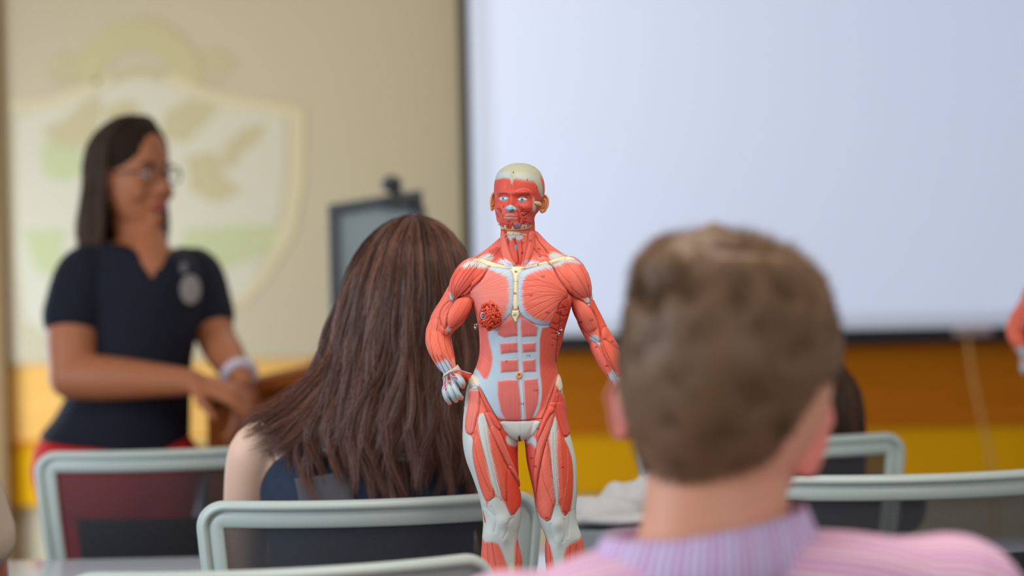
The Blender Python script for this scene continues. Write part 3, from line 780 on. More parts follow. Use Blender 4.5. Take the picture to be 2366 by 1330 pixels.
A(R5((60, 250), (130, 150), (210, 130), (290, 70), (360, 110), (440, 280), (470, 300), (220, 520)), BLU, 5, ('lin', 62), 0.2, rag=5, rf=0.6, where=armL)
A(R5((420, 80), (470, 60), (530, 200), (500, 260), (440, 200)), (226, 190, 180), 5, where=armL, alpha=0.7)
for a in ([(10, 0), (140, 250), (230, 430)], [(100, 0), (200, 200), (300, 400)], [(190, 0), (290, 190), (385, 340)], [(280, 30), (370, 170), (440, 300)]):
    L(R5(*a), 0.9, (150, 30, 34), -1.3, 0.9, where=armL)
# hand
hz = armL & (P_.y > 862)
A(R5((180, 440), (520, 300), (700, 470), (740, 700), (680, 1000), (420, 1140), (180, 950)), (176, 192, 200), 1.5, amp=0.1, where=hz)
A(R5((620, 330), (860, 380), (860, 560), (740, 640), (700, 520), (600, 400)), (226, 76, 56), 2, ('lin', 20), 0.7, where=armL | (P_.y > 850) & (P_.x < 1094) & (P_.dep < 10), alpha=1)
for t in ([(262, 500), (300, 480), (290, 600), (240, 700)], [(240, 720), (290, 620), (310, 780)], [(330, 430), (370, 410), (410, 540), (330, 560)], [(330, 590), (400, 580), (420, 670)], [(415, 380), (460, 380), (540, 440), (450, 460)], [(460, 480), (550, 460), (550, 540)]):
    A(R5(*t), (196, 66, 84), 0.8, amp=0.2, groove=0.5, gw=1.0, k=0, where=hz)
for f in FING:
    a, b_ = f[-2], f[-1]; P_.bump(b_[0] + 0.3, b_[1] + 1.5, 5.2, 4.4, 0, hz.astype(float), SKIN, 1.0)
    L([(q[0], q[1]) for q in f[:-1]], 1.3, (206, 222, 236), 0.5, 0.7, where=hz)
for a in ([(330, 800), (420, 960)], [(430, 720), (520, 900)], [(560, 620), (600, 700)]): L(R5(*a), 0.8, (74, 84, 100), -0.8, 0.7, where=hz)
# hanging arm
A(R2((1575, 545), (1700, 590), (1775, 645), (1860, 780), (1890, 900), (1895, 1030), (1850, 1000), (1775, 950), (1700, 880), (1640, 780), (1590, 680)), RED, 1, ('lin', 62), 0.7, bulge=3, bw=14, groove=1.1, where=armR)
A(R2((1785, 640), (1808, 560), (1880, 640), (2000, 950), (2090, 1070), (2090, 1120), (1960, 1010), (1900, 980), (1870, 800)), (228, 92, 70), 1, ('lin', 64), 0.7, bulge=3, bw=12, groove=1.1, where=armR)
A(R2((1780, 960), (1850, 940), (1890, 1000), (1900, 1040), (1860, 1035), (1790, 1010)), BLU, 4, rag=2, where=armR)
A(R3((1480, 310), (1540, 340), (1660, 560), (1700, 700), (1600, 600), (1510, 440)), RED, 1, ('lin', 55), 0.8, bulge=3, bw=10, groove=1.0, where=armR)
A(R3((1580, 210), (1640, 200), (1760, 400), (1760, 640), (1700, 600), (1600, 430), (1570, 330)), (236, 104, 80), 1, ('lin', 62), 0.8, bulge=3, bw=10, groove=1.0, where=armR)
A(R3((1640, 600), (1690, 560), (1790, 700), (1800, 800), (1720, 740), (1660, 680)), BLU, 4, ('lin', 55), 0.3, rag=4, rf=0.6, where=armR)
for a in ([(1640, 600), (1700, 730)], [(1680, 590), (1740, 720)]): L(R3(*a), 1.0, (170, 60, 60), -1, 0.7, where=armR)
A([(1425, 905), (1475, 900), (1490, 1000), (1420, 1000)], (176, 192, 200), 3, amp=0.1, where=armR & (P_.y > 896))
L([(1363, 708), (1380, 745), (1390, 790), (1408, 830), (1425, 870)], 1.2, (160, 40, 26), -1.2, 0.6, where=armR)
# side of the trunk : serratus and obliques
A(R2((1480, 600), (1560, 560), (1590, 680), (1540, 900), (1500, 1060), (1450, 1330), (1290, 1330), (1270, 1000), (1290, 870), (1380, 850), (1440, 700)), (216, 76, 56), 4, ('bow', -40, 1280, 800, 4), 0.9, where=tor & ~armR)
for a in ([(1480, 620), (1450, 700), (1500, 740)], [(1440, 720), (1500, 760), (1560, 740)], [(1400, 820), (1450, 840), (1500, 800)], [(1380, 870), (1430, 890), (1480, 920)], [(1390, 930), (1450, 930)], [(1400, 980), (1440, 1000)], [(1500, 640), (1540, 700)], [(1460, 680), (1540, 660)]):
    L(R2(*a), 1.4, (140, 30, 22), -1.8, 0.6, where=tor & ~armR)
A(R2((640, 860), (740, 890), (770, 1000), (800, 1330), (600, 1330), (640, 1180), (660, 1000)), (234, 108, 96), 3, ('lin', 42), 0.4, where=tor & ~armL)
A(R3((545, 215), (620, 225), (640, 420), (640, 560), (600, 660), (560, 610), (500, 560), (540, 480)), (234, 110, 96), 3, ('lin', 42), 0.45, where=tor & ~armL)
# rectus sheath
WT = tor & ~armL & ~armR
A(R3((622, 228), (690, 218), (780, 150), (850, 120), (960, 130), (1070, 165), (1135, 175), (1130, 205), (1066, 215), (1056, 560), (1085, 700), (1065, 860), (1010, 986), (700, 986), (600, 830), (495, 610), (492, 550), (530, 560), (600, 665), (650, 560), (662, 440), (625, 310)), BLU, 4, ('lin', 90), 0.04, groove=0, where=WT)
for q in ([(700, 225), (740, 170), (830, 115), (868, 150), (874, 268), (760, 284), (705, 262)], [(900, 120), (990, 150), (1038, 200), (1030, 272), (905, 278), (896, 200)],
          [(722, 338), (866, 328), (872, 408), (730, 424)], [(908, 338), (1022, 330), (1024, 404), (912, 412)], [(728, 484), (872, 474), (878, 570), (730, 582)], [(912, 484), (1020, 472), (1026, 572), (918, 578)],
          [(704, 662), (780, 650), (872, 650), (892, 800), (902, 986), (772, 986), (728, 900), (702, 770)], [(922, 652), (1036, 640), (1052, 740), (1040, 850), (1000, 950), (982, 986), (940, 986), (928, 820)]):
    q = [(((x - sum(a for a, _ in q) / len(q)) * 1.02) + sum(a for a, _ in q) / len(q), ((y - sum(c for _, c in q) / len(q)) * 1.04) + sum(c for _, c in q) / len(q)) for x, y in q]
    A(R3(*q), (222, 112, 106), 3.6, ('lin', 90), 0.35, bulge=2.0, bw=9, where=WT, k=0)
L(R3((880, 150), (876, 280), (892, 400), (892, 580), (902, 700), (918, 986)), 1.8, (202, 216, 222), -0.3, 0.9, where=WT)
L(R3((868, 160), (866, 560), (880, 640)), 0.8, (150, 160, 168), -0.5, 0.5, where=WT)
L(R3((912, 640), (935, 986)), 0.8, (150, 160, 168), -0.5, 0.5, where=WT)
A(R3((1060, 215), (1130, 200), (1200, 260), (1215, 450), (1228, 560), (1180, 640), (1090, 860), (1062, 900), (1082, 760), (1062, 560)), (222, 92, 76), 3, ('lin', -52), 0.6, where=WT)
# ribbed lower edge of the right pec
for j in range(16):
    t = j / 15; x = 1120 + 240 * t; y = 725 + 118 * t ** 0.8; L(R2((x - 4, y - 30), (x + 16, y + 18)), 0.55, (130, 150, 170), -0.5, 0.5, where=WT, k=0)
for j in range(14):
    t = j / 13; y = 330 + 420 * t; L(R2((1048, y), (1086, y - 34)), 0.5, (130, 150, 170), -0.5, 0.5, where=WT, k=0); L(R2((1004, y + 10), (970, y - 10)), 0.5, (130, 150, 170), -0.4, 0.35, where=WT, k=0)
# seams of the removable chest plate
L(R3((710, 987), (800, 991), (900, 992), (1074, 976)), 0.8, (70, 16, 20), -2.2, 1.0, where=WT, k=0)
L(R3((1074, 976), (1150, 800), (1226, 600), (1200, 500), (1195, 440), (1212, 300), (1225, 180), (1240, 60)), 0.8, (104, 20, 16), -1.8, 0.95, where=WT)
L(R3((500, 620), (560, 720), (640, 880), (705, 985)), 0.7, (90, 70, 80), -1.6, 0.7, where=WT)
# pelvis
A(R3((704, 994), (900, 998), (1072, 990), (1050, 1040), (1010, 1110), (950, 1152), (885, 1172), (825, 1150), (775, 1105), (740, 1050)), (206, 208, 206), 1.4, ('lin', 90), 0.05, bulge=4, bw=22, groove=0.8, where=tor)
L(R3((886, 1000), (886, 1110)), 1.6, (186, 188, 188), 0.5, 0.5, where=tor)
L(R3((1010, 1000), (960, 1090)), 2.2, (224, 120, 104), 0, 0.4, where=tor)
A(R3((886, 1112), (897, 1135), (895, 1166), (878, 1166), (876, 1135)), (120, 44, 36), 0.6, groove=1.0, where=tor, k=1)
A(R3((450, 660), (485, 595), (530, 640), (560, 700), (520, 735), (470, 720)), (236, 228, 192), 4, amp=0.05, bulge=3, bw=8, where=tor & ~hz)
A(R3((455, 690), (500, 670), (548, 700), (520, 745), (460, 740)), (214, 220, 224), 4, amp=0.05, where=tor & ~hz)
A(R3((1195, 700), (1205, 630), (1232, 590), (1262, 640), (1262, 720), (1230, 760), (1190, 740)), (226, 220, 190), 4, amp=0.05, bulge=3, bw=8, where=tor)
# ============ legs (R4 frame)
LG = (P_.y > 845) & ~hz & ~armR & ~(armL)
WL = (206, 212, 208)
A(R4((520, 40), (600, 180), (690, 250), (690, 420), (712, 640), (650, 560), (600, 380), (540, 200)), (226, 72, 50), 2, ('lin', 62), 0.8, where=LG)
A(R4((592, 190), (640, 190), (690, 240), (686, 280), (640, 270), (596, 240)), (216, 212, 204), 3, ('lin', 80), 0.8, rag=3, where=LG)
A(R4((742, 210), (800, 185), (850, 230), (830, 320), (760, 262)), (204, 214, 220), 3, ('lin', 70), 0.7, rag=3, where=LG)
A(R4((745, 262), (800, 250), (842, 320), (826, 460), (838, 720), (810, 600), (770, 420)), (234, 98, 80), 2, ('lin', 80), 0.6, groove=0.8, where=LG)
# outer band left
A(R4((225, 0), (262, 10), (256, 160), (330, 190), (320, 330), (348, 480), (392, 640), (442, 740), (436, 880), (420, 960), (400, 1010), (380, 700), (290, 500), (236, 330), (225, 150)), WL, 1.6, ('lin', 84), 0.04, groove=0.3, where=LG)
A(R3((455, 725), (545, 700), (556, 870), (520, 1000), (492, 1128), (420, 1090), (424, 960), (440, 800)), (240, 124, 108), 1.5, ('lin', 98), 1.1, bulge=3.5, bw=12, groove=1.1, where=LG, rag=1)
A(R3((432, 720), (462, 690), (458, 850), (428, 1000), (418, 1110), (385, 1110), (400, 800)), WL, 1.4, amp=0.05, where=LG & ~hz)
A(R3((455, 700), (500, 690), (560, 690), (552, 735), (500, 740), (462, 745)), (216, 216, 220), 4, where=LG, alpha=0.8)
A(R4((335, 200), (362, 130), (440, 420), (515, 665), (440, 730), (400, 640), (352, 480), (322, 330)), (242, 110, 86), 1.5, ('lin', 44), 0.6, bulge=3.5, bw=12, groove=1.0, where=LG)
L(R4((340, 250), (380, 420), (470, 640)), 1.0, (170, 44, 30), -1.0, 0.5, where=LG)
A(R4((455, 130), (500, 100), (590, 400), (606, 720), (565, 690), (520, 520), (468, 320)), (234, 90, 64), 1.5, ('lin', -38), 0.55, bulge=3, bw=12, where=LG)
A(R4((366, 110), (372, 20), (420, 0), (450, 110), (460, 260), (516, 500), (562, 690), (545, 710), (486, 600), (444, 430), (400, 260)), WL, 3.4, ('lin', 70), 0.3, bulge=2.5, bw=6, rag=2.2, rf=0.9, where=LG)
L(R4((420, 130), (450, 320), (510, 560), (545, 690)), 0.8, (140, 150, 156), -0.9, 0.7, where=LG)
A(R4((600, 420), (640, 440), (690, 560), (722, 700), (716, 745), (640, 842), (606, 770), (592, 640)), (230, 78, 56), 1.5, ('lin', -55), 0.6, bulge=4, bw=14, groove=1.2, where=LG)
A(R4((412, -10), (480, 0), (545, 150), (640, 380), (700, 540), (715, 640), (690, 590), (610, 450), (500, 210), (450, 90)), (238, 110, 94), 1.2, ('lin', 66), 0.8, bulge=4.5, bw=8, groove=1.4, where=LG)
A(R3((535, 690), (600, 800), (700, 985), (745, 1060), (700, 1080), (610, 900), (545, 760)), (234, 98, 84), 1.2, ('lin', 62), 0.9, bulge=3.5, bw=8, groove=1.1, where=LG)
# right leg
A(R4((1058, 205), (1112, 172), (1150, 240), (1172, 400), (1168, 600), (1160, 840), (1215, 1010), (1080, 1070), (1110, 800), (1135, 640), (1134, 450), (1112, 320), (1070, 250)), (212, 212, 200), 1.4, ('lin', 88), 0.04, groove=0.3, where=LG)
A(R3((1190, 740), (1262, 760), (1295, 900), (1340, 1090), (1270, 1150), (1225, 1040), (1190, 900)), (230, 88, 70), 1.5, ('lin', 74), 0.9, bulge=3.5, bw=12, groove=1.1, where=LG)
A(R4((1000, 110), (1050, 190), (1112, 320), (1135, 460), (1130, 650), (1106, 790), (1058, 842), (1018, 740), (1000, 500), (985, 300)), (232, 86, 60), 1.5, ('lin', -38), 0.5, bulge=3.5, bw=14, groove=1.1, where=LG)
L(R4((1080, 300), (1085, 500), (1060, 680), (1032, 790)), 0.9, (236, 140, 116), 0.6, 0.6, where=LG)
A(R4((925, 190), (945, 380), (975, 600), (990, 720), (972, 770), (940, 893), (852, 832), (832, 700), (855, 500), (885, 330)), (242, 116, 96), 1.5, ('lin', -55), 0.6, bulge=4, bw=14, groove=1.1, where=LG)
L(R4((880, 430), (900, 560), (960, 700), (975, 770)), 1.0, (180, 56, 40), -1.0, 0.5, where=LG)
A(R4((930, 160), (985, 20), (1006, 100), (990, 300), (1005, 500), (1016, 720), (1000, 760), (978, 640), (956, 360)), WL, 3.2, ('lin', 88), 0.3, bulge=2.5, bw=6, rag=2.2, rf=0.9, where=LG)
L(R4((970, 160), (968, 320), (990, 600), (996, 700)), 0.8, (140, 150, 156), -0.9, 0.7, where=LG)
A(R4((928, -60), (990, -30), (975, 60), (905, 250), (868, 420), (838, 610), (838, 730), (818, 600), (812, 430), (850, 180), (900, 40)), (242, 116, 96), 1.2, ('lin', -72), 0.8, bulge=4.5, bw=8, groove=1.4, where=LG)
A(R3((1190, 690), (1215, 730), (1195, 900), (1130, 960), (1060, 1130), (1035, 1190), (1030, 1110), (1075, 985), (1140, 850)), (232, 96, 80), 1.2, ('lin', -66), 0.8, bulge=3.5, bw=8, groove=1.1, where=LG)
A(R3((1236, 750), (1275, 690), (1300, 880), (1350, 1090), (1372, 1160), (1310, 1092), (1292, 960), (1262, 800)), (212, 212, 200), 1.4, amp=0.05, where=LG)
# feathered barbs along the two white midlines
for j in range(34):
    t = j / 33
    x0, y0 = 440 + 110 * t, 150 + 520 * t
    L(R4((x0 - 8, y0), (x0 - 42, y0 - 26 - 8 * t)), 0.5, (226, 190, 184), 0.5, 0.65, where=LG, k=0)
    L(R4((x0 + 10, y0), (x0 + 44, y0 - 24)), 0.5, (222, 160, 148), 0.5, 0.55, where=LG, k=0)
    x0, y0 = 968 + 26 * t, 160 + 540 * t
    L(R4((x0 + 12, y0), (x0 + 52, y0 - 34)), 0.5, (232, 190, 176), 0.5, 0.65, where=LG, k=0)
    L(R4((x0 - 10, y0), (x0 - 40, y0 - 20)), 0.5, (230, 170, 158), 0.5, 0.5, where=LG, k=0)
# knees
A(R4((438, 722), (500, 670), (560, 690), (605, 770), (640, 842), (716, 748), (735, 840), (700, 1000), (664, 1060), (662, 1240), (650, 1330), (606, 1250), (562, 1120), (520, 1038), (390, 1052), (405, 900), (430, 880)), WL, 4.0, amp=0.04, groove=0.25, where=LG)
A(R4((820, 716), (852, 832), (940, 893), (975, 765), (1003, 690), (1058, 842), (1108, 790), (1160, 780), (1200, 930), (1215, 1010), (1080, 1068), (1056, 1160), (1056, 1330), (985, 1330), (985, 1260), (955, 1100), (915, 1010), (845, 880)), WL, 2.6, amp=0.04, groove=0.3, where=LG)
for (x, y) in (R4((575, 880))[0], R4((1005, 900))[0]): P_.bump(x, y, 15, 18, 5.0, LG & frontm); P_.bump(x + 2, y + 38, 9, 16, 3.0, LG & frontm)
for a in ([(470, 760), (520, 850), (500, 960)], [(620, 860), (600, 960), (570, 1010)], [(950, 900), (960, 1000), (985, 1060)], [(1060, 860), (1080, 960), (1050, 1040)], [(640, 850), (600, 900)], [(420, 760), (500, 830)], [(1110, 800), (1090, 1000)]):
    L(R4(*a), 3.0, (190, 198, 198), -1.0, 0.35, where=LG)
A(R4((402, 770), (432, 880), (424, 905), (410, 850)), (214, 80, 66), 1.0, where=LG, k=1)
for a in ([(440, 1060), (450, 1240)], [(480, 1055), (510, 1240)], [(690, 1010), (680, 1240)], [(940, 1080), (955, 1250)], [(1110, 1080), (1100, 1260)], [(1160, 1070), (1150, 1200)]):
    L(R4(*a), 1.2, (180, 50, 36), -1.0, 0.55, where=LG)
A(R4((612, 1215), (660, 1210), (668, 1400), (660, 1700), (630, 1700), (610, 1400)), BONE, 4, amp=0.05, where=LG)
A([(1130, 1480), (1185, 1480), (1190, 1700), (1120, 1700)], BLU, 10, ('lin', 90), 0.5, rag=6, where=LG); A([(1285, 1480), (1340, 1480), (1345, 1700), (1285, 1700)], BLU, 10, ('lin', 90), 0.5, rag=6, where=LG)

# ============ neck
NK = (P_.y > 520) & (P_.y < 625)
A(R1((350, 810), (400, 810), (430, 960), (480, 1110), (530, 1210), (480, 1215), (400, 1190), (360, 1100)), (242, 116, 96), 1, ('lin', 76), 1.0, bulge=5, bw=7, groove=1.2, where=NK)
A(R1((640, 850), (700, 830), (716, 900), (700, 1040), (650, 1180), (590, 1215), (600, 1130), (640, 960)), (238, 110, 92), 1, ('lin', -78), 1.0, bulge=5.5, bw=7, groove=1.3, where=NK)
A(R1((480, 900), (530, 1000), (545, 1210), (500, 1180), (450, 1060), (430, 940)), (232, 90, 72), 1, ('lin', 76), 0.6, bulge=3, bw=5, groove=1.2, where=NK)
A(R1((500, 900), (570, 930), (590, 1060), (565, 1200), (548, 1210), (540, 1100)), (234, 92, 74), 1, ('lin', 84), 0.6, bulge=3, bw=5, groove=1.2, where=NK)
A(R1((500, 985), (532, 985), (530, 1045), (505, 1045)), (120, 170, 196), 1.0, amp=0, groove=0.6, where=NK)
A(R1((425, 885), (470, 885), (590, 885), (585, 925), (540, 945), (495, 905), (470, 945), (435, 935)), (214, 222, 232), 2, ('lin', 88), 0.7, rag=3, where=NK)
A(R1((415, 860), (450, 845), (560, 858), (572, 878), (540, 892), (450, 888)), BONE, 1.2, amp=0, bulge=2, bw=3, where=NK)
L(R1((410, 882), (440, 866)), 0.9, (240, 236, 216), 1, 1, where=NK, k=0); L(R1((565, 872), (625, 886)), 0.9, (240, 236, 216), 1, 1, where=NK, k=0)
A(R1((325, 1150), (400, 1140), (470, 1190), (520, 1222), (440, 1222), (330, 1180)), (212, 220, 232), 3, ('lin', 50), 0.9, rag=4, rf=0.8, where=NK)
A(R1((600, 1180), (640, 1150), (740, 1160), (750, 1180), (660, 1205), (600, 1215)), (212, 220, 232), 3, ('lin', -60), 0.9, rag=4, rf=0.8, where=NK)
L(R1((720, 880), (760, 960), (860, 1080)), 1.3, DEEP, -1.6, 0.7, where=tor); L(R1((700, 1020), (760, 1090), (850, 1110)), 1.1, DEEP, -1.3, 0.6, where=tor)
L(R1((360, 1000), (300, 1090), (220, 1120)), 1.1, DEEP, -1.2, 0.5, where=tor)
# collar bones and breastbone
for q in (R2((575, 190), (600, 165), (680, 158), (770, 195), (880, 230), (985, 256), (985, 286), (880, 272), (760, 248), (650, 200)), R2((1060, 285), (1090, 262), (1200, 234), (1335, 188), (1350, 200), (1375, 225), (1240, 250), (1120, 276)),
          R2((1350, 190), (1500, 138), (1590, 146), (1660, 176), (1570, 180), (1400, 212), (1385, 225)), R2((950, 250), (1110, 246), (1130, 270), (1072, 306), (1048, 360), (1045, 500), (1056, 690), (994, 690), (1008, 500), (1008, 350), (990, 310), (955, 282))):
    A(q, BONE, 1.2, amp=0.0, bulge=2.6, bw=5, groove=0.7, gw=1.2, where=tor)
A(R2((905, 238), (985, 256), (985, 284), (915, 270)), BLU, 3, amp=0, where=tor); A(R2((1112, 252), (1200, 236), (1205, 256), (1120, 276)), BLU, 3, amp=0, where=tor, alpha=0.7)
A(R2((990, 688), (1060, 688), (1064, 735), (1034, 812), (1018, 812), (982, 735)), BONE, 1.0, amp=0, bulge=3, bw=4, groove=1.0, gw=1.2, where=tor, k=0)
L(R2((1004, 404), (1047, 404)), 0.8, (214, 140, 40), -0.4, 1, where=tor, k=0); L(R2((996, 690), (1056, 690)), 0.8, (214, 140, 40), -0.4, 1, where=tor, k=0)
L(R2((1342, 190), (1390, 235)), 0.8, (140, 60, 40), -1.0, 0.9, where=tor, k=0)

# ============ head
HF = HEADZ & (NN[:, 1] < 0.45)
hf = HF.astype(float)
P_.c[HEADZ] = np.array(lin((212, 78, 62))); P_.fib[HEADZ] = P_.x[HEADZ]; P_.amp[HEADZ] = 0.32
back = HEADZ & (P_.dep > 25) & (P_.y < 470); P_.c[back] = np.array(lin((190, 190, 170)))
A(R1((200, 320), (290, 300), (380, 285), (440, 283), (455, 300), (473, 366), (490, 305), (520, 290), (610, 312), (700, 312), (740, 380), (775, 480), (806, 480), (800, 400), (780, 300), (830, 300), (840, 440), (960, 440), (960, 60), (200, 60)), (176, 174, 152), 1.6, ('lin', 90), 0.12, rag=1.4, rf=1.2, where=HEADZ, k=0)
A(R1((280, 230), (440, 220), (460, 300), (380, 286), (290, 302)), (180, 192, 194), 5, ('lin', 90), 0.4, where=HEADZ, k=0, alpha=0.8)
A(R1((500, 240), (740, 260), (700, 330), (610, 318), (500, 300)), (182, 188, 182), 6, ('lin', 90), 0.4, where=HEADZ, k=0, alpha=0.7)
A(R1((760, 250), (800, 270), (860, 460), (800, 470), (796, 380)), (214, 96, 76), 3, where=HEADZ, alpha=0.8)
# features
EX = [(1162.8, 460.2), (1207.3, 463.4)]
for ex, ey in EX:
    P_.bump(ex, ey, 15, 10, -5.0, hf)
P_.bump(1183, 449, 20, 6, 2.5, hf); P_.bump(1162, 446, 15, 4.5, 2.4, hf); P_.bump(1210, 447, 17, 5, 2.6, hf)
P_.bump(1182, 470, 6.0, 18, 7.0, hf); P_.bump(1180.5, 484, 5.6, 6.5, 8.5, hf); P_.bump(1174, 486, 4.5, 4, 2.5, hf); P_.bump(1189, 487, 4.5, 4, 2.5, hf)
P_.bump(1180, 500, 15, 12, 2.0, hf); P_.bump(1178.5, 498.8, 11, 3.0, 2.2, hf); P_.bump(1179.5, 505.4, 10, 3.2, 2.4, hf)
P_.bump(1183, 521, 14, 8, 3.0, hf); P_.bump(1153, 478, 10, 8, 2.5, hf); P_.bump(1219, 480, 14, 9, 3, hf)
P_.bump(1153, 500, 8, 9, -2.2, hf); P_.bump(1222, 502, 9, 10, -2.0, hf)
for ex, ey in EX:
    alm = [(ex - 11.5, ey + 1), (ex - 6, ey - 5), (ex + 1, ey - 6.3), (ex + 8, ey - 4), (ex + 11.5, ey + 1), (ex + 6, ey + 5), (ex, ey + 5.8), (ex - 6, ey + 4.6)]
    L(alm + [alm[0]], 1.5, (236, 150, 132), 1.7, 0.5, where=HF)
    A([(ex + (x - ex) * .86, ey + (y - ey) * .84) for x, y in alm], (110, 30, 26), 0.7, amp=0, where=HF)
    i_ = P_.pick(alm, 0, HF); P_.h[i_] -= 4.5 * np.exp(-(((P_.x[i_] - ex) / 9.0) ** 4 + ((P_.y[i_] - ey) / 4.3) ** 4))
    L([(ex - 11, ey - 5), (ex - 3, ey - 9), (ex + 6, ey - 8), (ex + 12, ey - 3)], 0.9, (150, 40, 34), -1.0, 0.6, where=HF)
L(R1((510, 440), (560, 412), (620, 406), (665, 432), (685, 490)), 0.9, (240, 130, 106), 0.9, 0.7, where=HF)
for a in ([(470, 370), (468, 430)], [(440, 330), (430, 420)], [(500, 340), (510, 420)]): L(R1(*a), 0.8, (180, 50, 40), -0.4, 0.4, where=HF)
A(R1((430, 585), (465, 574), (505, 592), (522, 625), (498, 646), (470, 634), (448, 642), (418, 640), (402, 618), (410, 595)), (150, 196, 214), 1.0, amp=0, bulge=1.2, bw=3, groove=0.5, where=HF)
for q in ((426, 626), (489, 632)): 
    x, y = R1(q)[0]; P_.bump(x, y, 1.9, 1.5, -1.8, hf, (40, 40, 60), 0.9)
A(R1((380, 690), (420, 670), (450, 665), (480, 668), (530, 700), (520, 722), (470, 736), (410, 724)), (206, 132, 122), 1.2, amp=0.1, where=HF)
L(R1((384, 692), (430, 700), (455, 696), (490, 702), (528, 704)), 0.7, (130, 44, 44), -1.4, 0.85, where=HF, k=0)
L(R1((375, 740), (372, 700), (384, 682)), 1.0, (150, 40, 36), -0.8, 0.6, where=HF)
for a in ([(325, 610), (345, 630), (350, 670)], [(345, 610), (362, 640), (345, 640)], [(305, 650), (320, 700)], [(390, 580), (380, 600)], [(540, 590), (570, 640), (560, 660)], [(570, 600), (585, 640)], [(590, 650), (640, 640), (650, 660), (600, 690)], [(575, 680), (600, 700), (650, 660)],
          [(600, 620), (575, 650)], [(600, 720), (630, 720), (600, 770)], [(590, 750), (625, 760)], [(560, 720), (545, 780)], [(430, 760), (460, 740), (440, 790)], [(480, 770), (500, 800)], [(640, 760), (660, 770)], [(530, 640), (550, 690), (540, 760)]):
    L(R1(*a), 1.1, (128, 26, 26), -1.6, 0.75, where=HF)
A(R1((488, 770), (520, 755), (580, 780), (570, 812), (500, 812)), (168, 140, 156), 3, amp=0.1, where=HF, alpha=0.9)
A(R1((335, 765), (385, 790), (380, 812), (345, 795)), (168, 150, 170), 3, amp=0.1, where=HF, alpha=0.8); A(R1((630, 770), (668, 765), (660, 800), (630, 805)), (178, 150, 160), 3, amp=0.1, where=HF, alpha=0.8)
A(R1((312, 752), (335, 762), (350, 790), (400, 816), (470, 826), (560, 824), (630, 812), (675, 772), (682, 790), (640, 826), (560, 838), (470, 840), (395, 830), (340, 806), (316, 775)), (226, 208, 160), 0.8, amp=0, bulge=1.6, bw=2.5, groove=0.5, where=HEADZ | NK)
for q in ([(388, 815), (395, 782), (412, 786), (420, 818)], [(465, 826), (480, 785), (497, 812), (495, 828)], [(560, 822), (580, 780), (628, 782), (632, 808), (600, 822)], [(312, 752), (336, 756), (338, 780), (322, 776)]):
    A(R1(*q), (238, 226, 186), 0.8, amp=0, bulge=0.8, bw=2, where=HF, k=0)
A(R1((690, 480), (712, 520), (724, 560), (720, 620), (700, 645), (680, 620), (694, 570)), (214, 184, 178), 3, amp=0.1, where=HF)
A(R1((700, 535), (760, 532), (790, 550), (780, 585), (740, 578), (706, 568)), (232, 204, 154), 1.0, amp=0, bulge=2.5, bw=3, groove=0.8, where=HEADZ)
L(R1((740, 640), (720, 700), (700, 780)), 1.2, DEEP, -1.2, 0.5, where=HEADZ)

wt = sstep(0.55, -0.25, NN[:, 1])          # relief belongs to the front; the back keeps a softened copy of it
disp = P_.h * (0.35 + 0.65 * wt)
FV2 = FV + NN * np.clip(disp, -4.5, 11)[:, None]
# bare head features push straight forward
set_co(FVn, FV2 * FS)
set_attr(FVn, 'Col', P_.c, 'COLOR'); set_attr(FVn, 'fib', P_.fib); set_attr(FVn, 'famp', P_.amp)

m = bpy.data.materials.new('painted_muscle_plastic'); m.use_nodes = True; nt = m.node_tree; b = nt.nodes['Principled BSDF']
ac = nt.nodes.new('ShaderNodeAttribute'); ac.attribute_name = 'Col'
af = nt.nodes.new('ShaderNodeAttribute'); af.attribute_name = 'fib'
aa = nt.nodes.new('ShaderNodeAttribute'); aa.attribute_name = 'famp'
n1 = nt.nodes.new('ShaderNodeTexNoise'); n1.noise_dimensions = '1D'; n1.inputs['Scale'].default_value = 0.8; n1.inputs['Detail'].default_value = 1.0
nt.links.new(af.outputs['Fac'], n1.inputs['W'])
rp = nt.nodes.new('ShaderNodeMapRange'); rp.inputs[1].default_value = 0.44; rp.inputs[2].default_value = 0.30; rp.inputs[3].default_value = 0.0; rp.inputs[4].default_value = 1.0
nt.links.new(n1.outputs['Fac'], rp.inputs[0])
mk = nt.nodes.new('ShaderNodeMath'); mk.operation = 'MULTIPLY'; mk.use_clamp = True; nt.links.new(rp.outputs[0], mk.inputs[0]); nt.links.new(aa.outputs['Fac'], mk.inputs[1])
dk = nt.nodes.new('ShaderNodeMix'); dk.data_type = 'RGBA'; dk.blend_type = 'MULTIPLY'; dk.inputs[7].default_value = (0.74, 0.50, 0.47, 1)
nt.links.new(mk.outputs[0], dk.inputs[0]); nt.links.new(ac.outputs['Color'], dk.inputs[6]); nt.links.new(dk.outputs[2], b.inputs['Base Color'])
hm = nt.nodes.new('ShaderNodeMath'); hm.operation = 'MULTIPLY'; nt.links.new(n1.outputs['Fac'], hm.inputs[0]); nt.links.new(aa.outputs['Fac'], hm.inputs[1])
bp = nt.nodes.new('ShaderNodeBump'); bp.inputs['Strength'].default_value = 0.34; bp.inputs['Distance'].default_value = 0.0016
nt.links.new(hm.outputs[0], bp.inputs['Height']); nt.links.new(bp.outputs['Normal'], b.inputs['Normal'])
b.inputs['Roughness'].default_value = 0.48; b.inputs['Specular IOR Level'].default_value = 0.4
b.inputs['Subsurface Weight'].default_value = 0.0
FVn.data.materials.append(m); MUSC = m

